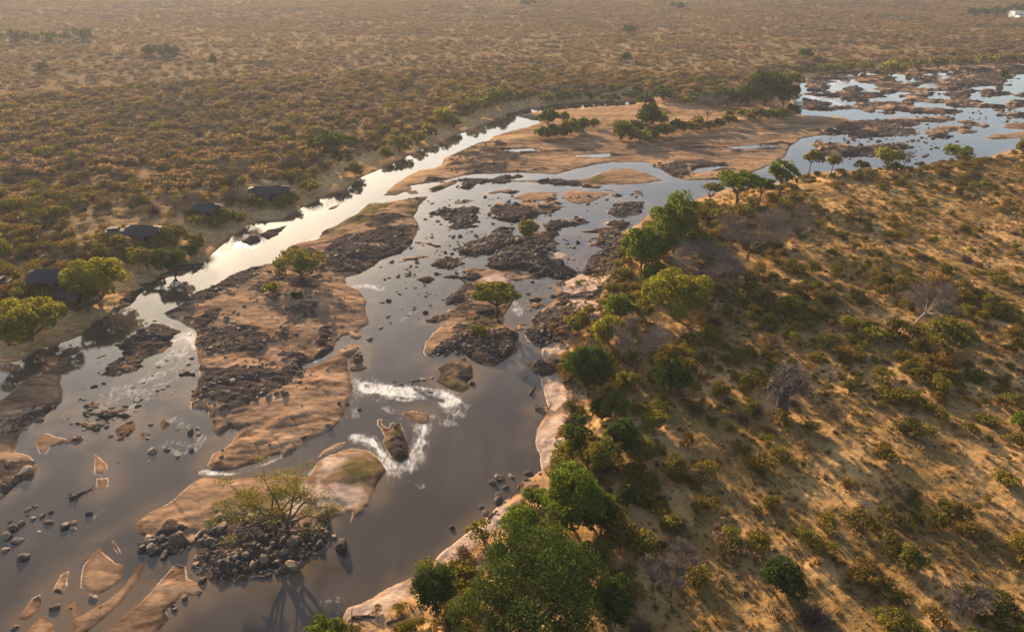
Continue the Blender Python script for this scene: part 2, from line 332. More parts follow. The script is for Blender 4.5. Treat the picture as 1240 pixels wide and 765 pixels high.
rockm = np.where(isl & (bkind == 3), np.maximum(rockm, smooth(-.08, .12, fbm(X / 5, Y / 3, 3, 77))), rockm)
rockm = np.where(isl & (bkind == 2), 0.35, rockm)
GREENZ = [[(388,282),(420,268),(450,250),(475,246),(470,256),(440,270),(420,286),(400,290)], [(410,570),(420,552),(448,546),(470,571),(450,584),(425,590),(405,582)], [(496,238),(520,237),(508,250),(500,262),(488,262)], [(250,630),(275,610),(330,620),(330,634),(290,640),(262,650)],
 [(1192,167),(1225,163),(1225,168),(1202,169)], [(700,222),(725,212),(735,216),(720,224)], [(600,263),(640,250),(660,258),(620,266)], [(330,570),(372,578),(372,600),(340,600)], [(555,390),(600,385),(605,402),(560,402)], [(1040,94),(1076,90),(1085,95)]]
greenm = np.zeros(X.shape)
for z in GREENZ:
    greenm = np.maximum(greenm, zone(z, 1.0))
greenm = np.where(isl & (bkind == 2), np.clip(0.5 + fbm(X / 3, Y / 3, 3, 8) * 2.5, 0, 1), greenm * np.clip(.75 + fbm(X / 2.5, Y / 2.5, 3, 8) * 2, 0, 1))
PALEZ = [[(656,459),(684,452),(700,470),(696,490),(668,496),(660,480)], [(655,422),(690,416),(692,432),(656,436)], [(584,338),(604,328),(618,336),(616,344),(590,345)], [(664,311),(676,304),(690,309),(685,316),(670,318)],
 [(676,352),(700,334),(735,345),(725,360),(690,360)], [(690,366),(720,370),(728,395),(712,400)], [(650,510),(690,500),(690,520),(670,560),(655,569),(648,540)], [(606,612),(620,618),(560,670),(520,700),(460,750),(420,737),(496,697),(558,652)], [(372,575),(400,556),(430,545),(440,550),(400,575),(385,600)], [(400,590),(430,588),(440,600),(415,620),(395,610)], [(344,590),(372,580),(380,600),(360,620)]]
palem = np.zeros(X.shape)
for z in PALEZ:
    palem = np.maximum(palem, zone(z, .8))
SANDZ = [[(380,345),(400,335),(425,335),(450,360),(455,400),(405,420),(395,390)], [(270,510),(330,480),(372,450),(430,440),(430,470),(420,510),(370,545),(250,575),(248,560)], [(300,430),(330,425),(350,440),(335,455),(305,450)], [(250,400),(300,350),(330,370),(340,395),(290,395)]]
extra = smooth(.07, .16, fbm(X / 9 + 4, Y / 6, 5, 33)) * (isl & ((bid == 0) | (bid == 2))) * .8 + smooth(.06, .15, fbm(X / 22, Y / 6, 5, 35)) * (sL > 0) * (sdf(poly([(500,228),(536,205),(592,171),(700,165),(780,180),(860,170),(985,150),(1000,168),(960,180),(950,200),(872,222),(800,212),(700,210)]), X, Y, 10) > 0) * .7
rockm = np.maximum(rockm, extra)
for z in SANDZ:
    rockm = rockm * (1 - zone(z, 1.0) * .75)
rockm = rockm * (1 - palem * .9)
rockm = np.clip(rockm + (fbm(X / 4.5, Y / 3, 4, 78) * 1.5) * (rockm > .02) * (rockm < .97), 0, 1)

bank = np.maximum(sL, sR)
# on the wide sand flat (part of the left bank by outline) the ground stays low
FLAT = [(466,234),(508,206),(538,192),(592,171),(640,158),(720,150),(800,160),(860,154),(960,143),(1030,142),(1030,146),(985,168),(950,200),(872,222),(800,212),(784,200),(700,210),(500,228)]
flat = smooth(-10, 14, sdf(poly(FLAT), X, Y, 60) + shore * 4)
MIDLOW = [(600,165),(640,130),(780,124),(965,132),(965,142),(860,158),(720,156)]
midlow = smooth(-6, 8, sdf(poly(MIDLOW), X, Y, 60))
# land heights
und = fbm(X / 70, Y / 70, 4, 2)
hL = .12 + .5 * (1 - np.exp(-np.clip(sL, 0, 99) / 3)) + 3.0 * smooth(4, 22, sL + wob * 3) + np.clip(und, -.5, .5) * 2.6 * smooth(15, 60, sL) + np.clip(fbm(X / 330, Y / 330, 3, 31) + .3, 0, 1) * 14 * smooth(120, 700, sL)
hflat = .10 + .35 * (1 - np.exp(-np.clip(sL, 0, 99) / 6)) + .35 * np.clip(fbm(X / 14, Y / 5, 4, 61) + .1, 0, 1)
hmid = hflat + 1.0 * midlow
hL = hL * (1 - np.maximum(flat, midlow)) + np.where(midlow > flat, hmid, hflat) * np.maximum(flat, midlow)
hR = .12 + .8 * (1 - np.exp(-np.clip(sR, 0, 99) / 3)) + 2.2 * smooth(3, 16, sR + wob * 3) + und * 2.4 * smooth(10, 50, sR)
hB = .06 + bh * .55 * (1 - np.exp(-np.clip(best, 0, 99) / 2.6)) + bh * .35 * smooth(2, 9, best)
# the large mid-river masses
hB = np.where((bkind == 2), .05 + bh * smooth(0, 3.0, best) * (.8 + fbm(X / 2.5, Y / 2.5, 3, 12)), hB)
S = np.maximum(bank, best)
Z = np.where(sL > sR, hL, hR)
Z = np.where(best > bank, hB, Z)
depth = -.05 - .9 * (1 - np.exp(-np.clip(-S, 0, 99) / 2.5))
Z = np.where(S > 0, Z * smooth(0, .5, S), depth)
land = smooth(0.1, 1.5, S)
# pitted bedrock, ripples in the sand, lumpy soil
wx = fbm(X / 4, Y / 4, 2, 88) * 1.6; w1 = worley(X / 2.3 + wx, Y / 1.5 - wx, 4)
Z = Z + land * rockm * (np.sqrt(np.clip(1 - (w1 / .75) ** 2, 0, 1)) * .45 + np.clip(fbm(X / 5, Y / 5, 4, 71), -.3, .5) * 1.3)
ledge = fbm(X / 9 + Y / 30, Y / 3.5 - X / 12, 4, 19)
Z = Z + land * (1 - rockm) * np.where(isl | (flat > .3), np.where(bid == 0, np.abs(ledge) * (.5 + .9 * smooth(-.1, .1, fbm(X / 20, Y / 14, 2, 27))) + np.clip(fbm(X / 2.5, Y / 1.6, 3, 26), -.1, .5) * .4, np.abs(ledge) * .6), fbm(X / 3, Y / 3, 4, 23) * .9)
ero = np.abs(fbm((X * .85 + Y * .5) / 3.2, (Y * .85 - X * .5) / 14, 3, 29))
Z = Z - land * (isl | (flat > .3)) * (1 - rockm) * np.clip(.10 - ero, 0, .1) * 1.6
Z = np.where(S > .4, np.maximum(Z, .05), Z)

ri = np.arange(nr); ci = np.arange(nc)
def height(x, y):
    r = np.hypot(x, y); a = np.degrees(np.arctan2(x, y))
    fr = np.clip(np.interp(r, r_rows, ri), 0, nr - 1.001); fc = np.clip(np.interp(a, a_cols, ci), 0, nc - 1.001)
    i = fr.astype(int); j = fc.astype(int); u = fr - i; v = fc - j
    return (Z[i, j] * (1 - u) + Z[i + 1, j] * u) * (1 - v) + (Z[i, j + 1] * (1 - u) + Z[i + 1, j + 1] * u) * v
def look(A, x, y):
    r = np.hypot(x, y); a = np.degrees(np.arctan2(x, y))
    i = np.clip(np.round(np.interp(r, r_rows, ri)).astype(int), 0, nr - 1); j = np.clip(np.round(np.interp(a, a_cols, ci)).astype(int), 0, nc - 1)
    return A[i, j]
def G(px, py):
    z = 0.0
    for _ in range(4):
        x, y = W(px, py, z)
        z = max(0.0, float(height(np.array([x]), np.array([y]))[0]))
    return x, y, z

# ------------------------------------------------------------------ materials
def mat(name):
    m = bpy.data.materials.new(name); m.use_nodes = True
    nt = m.node_tree
    for n in list(nt.nodes): nt.nodes.remove(n)
    o = nt.nodes.new("ShaderNodeOutputMaterial")
    return m, nt, o
class N:
    def __init__(s, nt): s.t = nt
    def n(s, typ, **kw):
        x = s.t.nodes.new(typ)
        for k, v in kw.items():
            if k.startswith('i_'):
                x.inputs[k[2:].replace('_', ' ')].default_value = v
            else: setattr(x, k, v)
        return x
    def l(s, a, b): s.t.links.new(a, b)
    def noise(s, vec, scale, det=4, rough=.55):
        x = s.n("ShaderNodeTexNoise"); x.inputs['Scale'].default_value = scale
        x.inputs['Detail'].default_value = det; x.inputs['Roughness'].default_value = rough
        s.l(vec, x.inputs['Vector']); return x.outputs['Fac']
    def ramp(s, fac, stops, interp='LINEAR'):
        x = s.n("ShaderNodeValToRGB"); x.color_ramp.interpolation = interp
        e = x.color_ramp.elements
        if len(stops) == 1: stops = [(0.0, stops[0][1]), (1.0, stops[0][1])]
        while len(e) < len(stops): e.new(.5)
        for el, (p, c) in zip(e, stops):
            el.position = p; el.color = (c[0], c[1], c[2], 1) if hasattr(c, '__len__') else (c, c, c, 1)
        s.l(fac, x.inputs[0]); return x.outputs[0]
    def mix(s, f, a, b, mode='MIX'):
        x = s.n("ShaderNodeMix", data_type='RGBA', blend_type=mode)
        for sock, v in ((x.inputs[0], f), (x.inputs[6], a), (x.inputs[7], b)):
            if hasattr(v, 'links') or hasattr(v, 'is_output'): s.l(v, sock)
            else: sock.default_value = v if not hasattr(v, '__len__') else (v[0], v[1], v[2], 1)
        return x.outputs[2]
    def math(s, op, a, b=None, c=None):
        x = s.n("ShaderNodeMath", operation=op)
        for k, v in enumerate((a, b, c)):
            if v is None: continue
            if hasattr(v, 'is_output'): s.l(v, x.inputs[k])
            else: x.inputs[k].default_value = v
        return x.outputs[0]

def ground_material():
    m, nt, o = mat("ground_surface"); n = N(nt)
    pos = n.n("ShaderNodeNewGeometry").outputs['Position']
    a = n.n("ShaderNodeAttribute", attribute_name="surface"); sep = n.n("ShaderNodeSeparateColor"); n.l(a.outputs['Color'], sep.inputs[0])
    b = n.n("ShaderNodeAttribute", attribute_name="cover"); sep2 = n.n("ShaderNodeSeparateColor"); n.l(b.outputs['Color'], sep2.inputs[0])
    n1 = n.noise(pos, .09, 5); n2 = n.noise(pos, .7, 6, .65); n3 = n.noise(pos, 4.0, 4, .7)
    # bare soil with dry grass patches on the banks
    soil = n.ramp(n2, [(.32, (.24, .13, .052)), (.47, (.53, .295, .12)), (.64, (.70, .43, .19))])
    grass = n.ramp(n3, [(.3, (.07, .045, .016)), (.55, (.23, .135, .046)), (.75, (.46, .28, .10))])
    gm = n.ramp(n.math('ADD', n.math('MULTIPLY', n1, .5), n.math('MULTIPLY', n2, .5)), [(.42, 0.05), (.54, .95)])
    gm = n.math('MULTIPLY', gm, sep2.outputs[0])
    base = n.mix(gm, soil, grass)
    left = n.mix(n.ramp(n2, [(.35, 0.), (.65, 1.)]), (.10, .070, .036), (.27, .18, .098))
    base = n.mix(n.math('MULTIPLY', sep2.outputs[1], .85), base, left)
    # river sand
    st = n.n("ShaderNodeMapping"); st.inputs['Scale'].default_value = (.35, 1.0, 1.0); st.inputs['Rotation'].default_value = (0, 0, .5); n.l(pos, st.inputs[0])
    s1 = n.noise(st.outputs[0], .9, 6, .62)
    sand = n.ramp(s1, [(.30, (.13, .078, .045)), (.47, (.30, .185, .108)), (.66, (.45, .30, .185))])
    st2 = n.n("ShaderNodeMapping"); st2.inputs['Scale'].default_value = (.22, 1.0, 1.0); st2.inputs['Rotation'].default_value = (0, 0, -.12); n.l(pos, st2.inputs[0])
    s0 = n.noise(st2.outputs[0], .16, 6, .62)
    sand = n.mix(1.0, sand, n.ramp(s0, [(.40, (.42, .38, .39)), (.50, (.80, .72, .68)), (.60, (1.12, 1.05, 1.0))]), 'MULTIPLY')
    sand = n.mix(n.ramp(n1, [(.4, 0.), (.65, .5)]), sand, (.22, .15, .10))
    base = n.mix(sep.outputs[0], base, sand)
    pale = n.ramp(n2, [(.3, (.30, .19, .135)), (.7, (.56, .41, .31))])
    base = n.mix(sep2.outputs[2], base, pale)
    moss = n.ramp(n3, [(.3, (.035, .034, .010)), (.7, (.13, .115, .03))])
    base = n.mix(n.math('MULTIPLY', sep.outputs[2], .85), base, moss)
    rock = n.ramp(n3, [(.3, (.022, .017, .015)), (.55, (.070, .051, .042)), (.78, (.20, .14, .105))])
    rk = n.ramp(n.math('ADD', sep.outputs[1], n.math('MULTIPLY', n.math('SUBTRACT', n2, .5), 1.1)), [(.38, 0.), (.58, 1.)])
    base = n.mix(rk, base, rock)
    base = n.mix(n.math('MULTIPLY', b.outputs['Alpha'], .62), base, (.55, .47, .40), 'MULTIPLY')
    # thin pale crust at the waterline
    base = n.mix(n.math('MULTIPLY', a.outputs['Alpha'], n.ramp(n2, [(.35, .25), (.55, 1.)])), base, (.74, .62, .50))
    p = n.n("ShaderNodeBsdfPrincipled"); n.l(base, p.inputs['Base Color'])
    p.inputs['Roughness'].default_value = 1.0; p.inputs['Specular IOR Level'].default_value = 0.0
    bmp = n.n("ShaderNodeBump"); bmp.inputs['Strength'].default_value = .8; bmp.inputs['Distance'].default_value = .22
    n.l(n.math('ADD', n.math('MULTIPLY', n2, .9), n.math('MULTIPLY', n3, .45)), bmp.inputs['Height'])
    n.l(bmp.outputs[0], p.inputs['Normal']); n.l(p.outputs[0], o.inputs[0])
    return m

def water_material():
    m, nt, o = mat("river_water"); n = N(nt)
    pos = n.n("ShaderNodeNewGeometry").outputs['Position']
    a = n.n("ShaderNodeAttribute", attribute_name="foam_glint"); sep = n.n("ShaderNodeSeparateColor"); n.l(a.outputs['Color'], sep.inputs[0])
    mp = n.n("ShaderNodeMapping"); mp.inputs['Scale'].default_value = (1, .38, 1); mp.inputs['Rotation'].default_value = (0, 0, -.35); n.l(pos, mp.inputs[0])
    big = n.noise(pos, .045, 3); rip = n.noise(mp.outputs[0], 1.1, 4, .6); fine = n.noise(mp.outputs[0], 2.6, 5, .7)
    col = n.mix(n.ramp(big, [(.4, 0.), (.6, 1.)]), (.050, .038, .028), (.072, .054, .041))
    fl = n.n("ShaderNodeMapping"); fl.inputs['Scale'].default_value = (1, .22, 1); fl.inputs['Rotation'].default_value = (0, 0, .55); n.l(pos, fl.inputs[0])
    col = n.mix(n.ramp(n.noise(fl.outputs[0], .22, 5, .6), [(.40, .0), (.62, .8)]), col, (.050, .037, .028))
    col = n.mix(n.math('MULTIPLY', sep.outputs[1], .45), col, (.20, .125, .065))
    p = n.n("ShaderNodeBsdfPrincipled"); n.l(col, p.inputs['Base Color'])
    p.inputs['Roughness'].default_value = .05; p.inputs['IOR'].default_value = 1.36
    bmp = n.n("ShaderNodeBump"); bmp.inputs['Distance'].default_value = .06
    n.l(n.ramp(n.math('ADD', big, sep.outputs[0]), [(.40, .015), (.60, .12), (1., .9)]), bmp.inputs['Strength'])
    n.l(n.math('ADD', rip, n.math('MULTIPLY', fine, .5)), bmp.inputs['Height']); n.l(bmp.outputs[0], p.inputs['Normal'])
    f = n.n("ShaderNodeBsdfPrincipled"); f.inputs['Base Color'].default_value = (.78, .73, .68, 1); f.inputs['Roughness'].default_value = .7
    b2 = n.n("ShaderNodeBump"); b2.inputs['Strength'].default_value = .8; b2.inputs['Distance'].default_value = .25; n.l(fine, b2.inputs['Height']); n.l(b2.outputs[0], f.inputs['Normal'])
    fs = n.n("ShaderNodeMapping"); fs.inputs['Scale'].default_value = (1.0, .33, 1); fs.inputs['Rotation'].default_value = (0, 0, .5); n.l(pos, fs.inputs[0])
    strk = n.noise(fs.outputs[0], 1.5, 7, .7)
    fm = n.ramp(n.math('ADD', sep.outputs[0], n.math('MULTIPLY', n.math('SUBTRACT', strk, .5), 1.5)), [(.38, 0.), (.68, .22), (1.15, .75)])
    fm = n.math('MULTIPLY', fm, n.ramp(sep.outputs[0], [(.05, 0.), (.4, 1.)]))
    ms = n.n("ShaderNodeMixShader"); n.l(fm, ms.inputs[0]); n.l(p.outputs[0], ms.inputs[1]); n.l(f.outputs[0], ms.inputs[2])
    n.l(ms.outputs[0], o.inputs[0])
    return m

def leaf_material(name, stops, trans=.35, isl=.35, regional=False):
    """stops: colours picked by the plant's own random value"""
    m, nt, o = mat(name); n = N(nt)
    rnd = n.n("ShaderNodeObjectInfo").outputs['Random']
    geo = n.n("ShaderNodeNewGeometry")
    k = len(stops)
    c = n.ramp(rnd, [(i / max(1, k - 1), s) for i, s in enumerate(stops)])
    v = n.math('ADD', n.math('MULTIPLY', geo.outputs['Random Per Island'], 2 * isl), 1 - isl)
    if regional:
        rg = n.noise(geo.outputs['Position'], .0085, 5, .6)
        rc = n.ramp(rg, [(.34, (.15, .13, .05)), (.44, (.24, .15, .065)), (.52, (.23, .135, .09)), (.60, (.105, .085, .065)), (.68, (.25, .16, .075))])
        c = n.mix(.6, c, rc)
    hsv = n.n("ShaderNodeHueSaturation"); n.l(c, hsv.inputs['Color']); n.l(v, hsv.inputs['Value'])
    d = n.n("ShaderNodeBsdfDiffuse"); n.l(hsv.outputs[0], d.inputs[0])
    t = n.n("ShaderNodeBsdfTranslucent")
    tc = n.mix(1.0, hsv.outputs[0], (1.35, 1.2, .75), 'MULTIPLY'); n.l(tc, t.inputs[0])
    ms = n.n("ShaderNodeMixShader"); ms.inputs[0].default_value = trans
    n.l(d.outputs[0], ms.inputs[1]); n.l(t.outputs[0], ms.inputs[2]); n.l(ms.outputs[0], o.inputs[0])
    return m

def solid(name, c1, c2=None, scale=3.0, rough=.85, bump=.3, metallic=0):
    m, nt, o = mat(name); n = N(nt)
    tc = n.n("ShaderNodeTexCoord").outputs['Object']
    p = n.n("ShaderNodeBsdfPrincipled"); p.inputs['Roughness'].default_value = rough; p.inputs['Metallic'].default_value = metallic; p.inputs['Specular IOR Level'].default_value = .1
    f = n.noise(tc, scale, 5, .65)
    n.l(n.ramp(f, [(.3, c1), (.7, c2 or c1)]), p.inputs['Base Color'])
    b = n.n("ShaderNodeBump"); b.inputs['Strength'].default_value = bump; b.inputs['Distance'].default_value = .1
    n.l(f, b.inputs['Height']); n.l(b.outputs[0], p.inputs['Normal']); n.l(p.outputs[0], o.inputs[0])
    return m

def rock_material():
    m, nt, o = mat("boulder_stone"); n = N(nt)
    tc = n.n("ShaderNodeTexCoord").outputs['Object']
    rnd = n.n("ShaderNodeObjectInfo").outputs['Random']
    f = n.noise(tc, 2.2, 6, .7)
    a = n.ramp(rnd, [(0, (.026, .019, .015)), (.45, (.078, .052, .036)), (.78, (.18, .115, .072)), (1, (.33, .21, .13))])
    c = n.mix(n.ramp(f, [(.35, 0.), (.7, .6)]), a, (.20, .15, .115))
    p = n.n("ShaderNodeBsdfPrincipled"); n.l(c, p.inputs['Base Color']); p.inputs['Roughness'].default_value = .8; p.inputs['Specular IOR Level'].default_value = .15
    b = n.n("ShaderNodeBump"); b.inputs['Strength'].default_value = .6; b.inputs['Distance'].default_value = .15
    n.l(f, b.inputs['Height']); n.l(b.outputs[0], p.inputs['Normal']); n.l(p.outputs[0], o.inputs[0])
    return m

MG = ground_material(); MW = water_material(); MR = rock_material()
M_shrub = leaf_material("shrub_leaves", [(.11, .092, .020), (.16, .13, .022), (.060, .062, .016), (.20, .14, .032), (.15, .14, .018), (.18, .105, .028), (.10, .092, .020), (.20, .17, .018)], .36, .5)
M_dry = leaf_material("dry_twigs_and_leaves", [(.16, .105, .06), (.12, .088, .066), (.22, .14, .065), (.14, .105, .08)], .25)
M_far = leaf_material("distant_scrub_leaves", [(.16, .13, .052), (.23, .16, .070), (.12, .115, .042), (.26, .17, .085), (.20, .18, .045), (.22, .155, .115), (.14, .115, .08)], .36, .4, True)
M_tuft = leaf_material("dry_grass", [(.30, .19, .085), (.22, .145, .06), (.38, .25, .12), (.16, .115, .045)], .3)
M_green = leaf_material("fresh_green_leaves", [(.105, .140, .020)], .5, .45)
M_yg = leaf_material("yellow_green_leaves", [(.185, .178, .026)], .5, .4)
M_dark = leaf_material("dark_green_leaves", [(.050, .075, .018)], .42, .45)
M_olive = leaf_material("olive_leaves", [(.15, .138, .030)], .45, .4)
M_orange = leaf_material("rusty_leaves", [(.22, .11, .025)], .4, .4)
M_grey = leaf_material("bare_grey_twigs", [(.21, .15, .118)], .0, .35)
M_bark = solid("bark", (.06, .042, .03), (.14, .10, .075), 2.0)
M_pale = solid("pale_bark", (.26, .20, .15), (.42, .34, .26), 2.0)
M_baobark = solid("baobab_bark", (.050, .037, .031), (.105, .078, .066), 1.2)
M_baobr = solid("baobab_branch", (.055, .040, .034), (.20, .145, .11), 1.5)

# ------------------------------------------------------------------ object helpers
C = sc.collection
def tag(o, label=None, cat=None, group=None, kind=None):
    if label: o['label'] = label
    if cat: o['category'] = cat
    if group: o['group'] = group
    if kind: o['kind'] = kind
    return o
def mesh_np(name, V, F, m=None, smooth_=False):
    """V (n,3), F (k,4) or (k,3)"""
    me = bpy.data.meshes.new(name)
    V = np.asarray(V, np.float32); F = np.asarray(F, np.int32)
    k = F.shape[1]
    me.vertices.add(len(V)); me.vertices.foreach_set("co", V.ravel())
    me.loops.add(F.size); me.loops.foreach_set("vertex_index", F.ravel())
    me.polygons.add(len(F)); me.polygons.foreach_set("loop_start", np.arange(0, F.size, k, dtype=np.int32))
    me.polygons.foreach_set("loop_total", np.full(len(F), k, np.int32))
    if smooth_: me.polygons.foreach_set("use_smooth", np.ones(len(F), bool))
    me.update(calc_edges=True)
    if m: me.materials.append(m)
    return me
def obj(name, me, parent=None, loc=(0, 0, 0)):
    o = bpy.data.objects.new(name, me); C.objects.link(o); o.location = loc
    if parent: o.parent = parent
    return o
def empty(name, loc, rz=0, s=1):
    o = bpy.data.objects.new(name, None); C.objects.link(o)
    o.location = loc; o.rotation_euler = (0, 0, rz); o.scale = (s, s, s); o.empty_display_size = .2
    return o
class MB:
    """collects simple solids into one mesh"""
    def __init__(s): s.v = []; s.f = []
    def box(s, c, d, rz=0, tilt=None):
        b = len(s.v); M = Matrix.Rotation(rz, 3, 'Z')
        if tilt: M = M @ Matrix.Rotation(tilt[0], 3, 'X') @ Matrix.Rotation(tilt[1], 3, 'Y')
        for x, y, z in ((-1,-1,-1),(1,-1,-1),(1,1,-1),(-1,1,-1),(-1,-1,1),(1,-1,1),(1,1,1),(-1,1,1)):
            p = M @ Vector((x * d[0] / 2, y * d[1] / 2, z * d[2] / 2)); s.v.append((p.x + c[0], p.y + c[1], p.z + c[2]))
        for q in ((0,3,2,1),(4,5,6,7),(0,1,5,4),(1,2,6,5),(2,3,7,6),(3,0,4,7)): s.f.append([b + i for i in q])
        return s
    def tube(s, pts, rad, k=6, cap=True):
        b = len(s.v); n = len(pts)
        P = [Vector(p) for p in pts]
        for i, p in enumerate(P):
            t = (P[min(i + 1, n - 1)] - P[max(i - 1, 0)])
            if t.length < 1e-6: t = Vector((0, 0, 1))
            t.normalize(); u = t.orthogonal().normalized() if i == 0 else (u - t * u.dot(t))
            if u.length < 1e-4: u = t.orthogonal()
            u.normalize(); w = t.cross(u)
            for j in range(k):
                a = 2 * PI * j / k; q = p + (u * math.cos(a) + w * math.sin(a)) * rad[i]
                s.v.append(q[:])
        for i in range(n - 1):
            for j in range(k):
                s.f.append([b + i * k + j, b + i * k + (j + 1) % k, b + (i + 1) * k + (j + 1) % k, b + (i + 1) * k + j])
        if cap and k == 4:
            s.f.append([b + (n - 1) * k + j for j in range(4)])
        return s
    def mesh(s, name, m, sm=False):
        me = bpy.data.meshes.new(name); me.from_pydata(s.v, [], s.f); me.update()
        if sm: me.polygons.foreach_set("use_smooth", np.ones(len(me.polygons), bool))
        if m: me.materials.append(m)
        return me
    def build(s, name, m, parent=None, loc=(0, 0, 0), sm=False):
        return obj(name, s.mesh(name, m, sm), parent, loc)

# ------------------------------------------------------------------ the ground, the bars, the water
vid = np.arange(nr * nc).reshape(nr, nc)
Q = np.stack([vid[:-1, :-1], vid[:-1, 1:], vid[1:, 1:], vid[1:, :-1]], -1)      # rows go outward, columns clockwise
Q = Q[..., ::-1]
V3 = np.stack([X, Y, Z], -1).reshape(-1, 3)
sandm = np.where(isl | (flat > .0), np.where(isl, 1.0, flat), 0.0)
beach = smooth(9, 1, np.where(S > 0, S, 0) + wob * 3) * (S > 0)
sandm = np.maximum(sandm, np.where(isl, 0, beach * np.where(sL > sR, .55, .8)))
sandm = np.where(midlow > .3, np.maximum(sandm, .75), sandm)
sandm = np.where(S <= 0, 1, sandm)
crust_w = np.clip(RR * .0015, .1, .4)
crust = np.where((isl & (rockm < .5) & (RR < 260)) | ((sR > sL) & (RR < 120)), smooth(0, 1, 1 - np.abs(S - .12) / crust_w), 0) * smooth(-.08, .16, fbm(X / 6, Y / 6, 3, 91))
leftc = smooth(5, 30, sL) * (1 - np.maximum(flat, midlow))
grassc = np.clip(smooth(2, 10, sR), 0, 1)
def add_attr(me, name, arr4):
    at = me.color_attributes.new(name, 'FLOAT_COLOR', 'POINT')
    at.data.foreach_set("color", np.asarray(arr4, np.float32).ravel())
SURF = np.stack([sandm, rockm, greenm, crust], -1).reshape(-1, 4)
wetm = np.where(isl | (flat > .2), smooth(1.1, .2, S + wob * .8), smooth(1.2, .2, S)) * (S > -.5)
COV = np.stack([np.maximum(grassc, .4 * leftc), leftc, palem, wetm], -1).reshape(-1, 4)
fid = bid[:-1, :-1]                                                             # which bar a face belongs to
isl_any = (best > bank - .5)
fid = np.where(isl_any[:-1, :-1], fid, -1)
def sub_mesh(name, mask, mt):
    q = Q[mask]
    used, inv = np.unique(q, return_inverse=True)
    me = mesh_np(name, V3[used], inv.reshape(q.shape), mt, True)
    add_attr(me, "surface", SURF[used]); add_attr(me, "cover", COV[used])
    return me
tag(obj("ground", sub_mesh("ground", fid == -1, MG)), "dry savanna ground on both banks with the river bed between", kind='structure')
for i, (nm, lb, pts, hh, kd) in enumerate(BARS):
    mk = fid == i
    if mk.sum() > 3:
        tag(obj(nm, sub_mesh(nm, mk, MG)), lb, nm.replace('_', ' '), "bars and reefs in the river", 'structure')
mk = fid == -2
tag(obj("rocky_rapids", sub_mesh("rocky_rapids", mk, MG)), "low ledges of the far rapids breaking through the pale water", kind='structure')

STROKES = [  # centre line, width in pixels of the photograph's scale, strength
 ([(422,457),(445,466),(475,473),(510,482),(548,492)], 9, 1.0), ([(440,468),(462,488),(484,506)], 4, .8), ([(496,474),(538,480),(553,494),(546,510)], 10, 1.0),
 ([(516,505),(512,525),(506,548),(494,566),(480,574)], 9, .95), ([(430,529),(450,532),(462,549),(474,568),(484,577)], 6, .95), ([(524,506),(540,500),(552,488)], 8, 1.0),
 ([(246,572),(262,573),(278,574),(300,570),(330,558),(343,552)], 3, 1.1), ([(484,389),(496,380),(512,372)], 4, .8), ([(424,349),(445,346),(462,349)], 4, .75),
 ([(130,488),(160,470),(190,455),(212,432),(228,412)], 14, .62), ([(150,500),(175,480),(205,462),(236,450)], 12, .6), ([(206,412),(230,405),(238,420)], 8, .8),
 ([(210,508),(230,518),(246,530)], 9, .6), ([(204,538),(222,545),(240,540)], 7, .55), ([(288,296),(305,298),(318,291)], 5, .7), ([(1006,108),(1014,97),(1026,94)], 8, 1.0),
 ([(969,112),(985,118),(992,124)], 5, .9), ([(1000,118),(1008,124),(1020,130)], 5, .9), ([(622,362),(626,372),(630,378)], 6, .9), ([(112,626),(122,618),(130,612)], 4, .7),
 ([(345,262),(372,256),(400,246)], 6, .55), ([(436,470),(428,490),(430,505)], 5, .55), ([(390,728),(404,727),(414,730)], 4, .6), ([(508,584),(512,590)], 3, .7), ([(360,296),(375,294),(392,284)], 3, .7),  # first stroke here is sun glint, painted into the water colour as whitening
 ([(880,500),(880,501)], 0, 0), ([(1060,132),(1100,124),(1150,122)], 4, .7), ([(1120,104),(1150,92),(1200,92)], 4, .8), ([(1040,110),(1080,116),(1120,130)], 4, .7), ([(368,447),(372,441),(392,434),(404,424)], 2, .9), ([(384,566),(374,577),(398,556),(428,543)], 2, .8)]
def seg_dist(pts, margin):
    P = poly(pts); out = np.full(X.shape, 1e3)
    sel = (X > P[:, 0].min() - margin) & (X < P[:, 0].max() + margin) & (Y > P[:, 1].min() - margin) & (Y < P[:, 1].max() + margin)
    x = X[sel]; y = Y[sel]; d2 = np.full(x.shape, 1e18)
    for i in range(len(P) - 1):
        ax, ay = P[i]; ex, ey = P[i + 1] - P[i]; L = ex * ex + ey * ey + 1e-12
        t = np.clip(((x - ax) * ex + (y - ay) * ey) / L, 0, 1)
        d2 = np.minimum(d2, (x - ax - t * ex) ** 2 + (y - ay - t * ey) ** 2)
    out[sel] = np.sqrt(d2); return out
foam_glint = np.zeros(X.shape)
fwarp = fbm(X / 5, Y / 5, 3, 51)
for pts, wpx, k in STROKES:
    if k == 0: continue
    mx, my = pts[len(pts) // 2]; gx, gy = W(mx, my); _, _, fw_ = to_px(gx, gy, 0)
    wm_ = wpx * fw_ / FPX
    wm_ *= 1.35; k = k * .86
    d = seg_dist(pts, wm_ * 4 + 6) + fwarp * wm_ * 2.4
    foam_glint = np.maximum(foam_glint, smooth(wm_ * 2.1, 0, d) * k * np.clip(.45 + .85 * vnoise(d / (.28 + wm_ * .06), (X - Y) / 7 + k * 31, 53) + .9 * fbm(X / 2.2, Y / 1.5, 3, 52), .15, 1.1))
shall = smooth(-4.0, 0, S) * smooth(-.05, .25, fbm(X / 7, Y / 7, 4, 15) + .12)
wet = (Z < .35)
wm = wet[:-1, :-1] | wet[1:, 1:] | wet[1:, :-1] | wet[:-1, 1:]
wm &= (RR[:-1, :-1] < 1800)
q = Q[wm]; used, inv = np.unique(q, return_inverse=True)
VW = V3[used].copy(); VW[:, 2] = 0
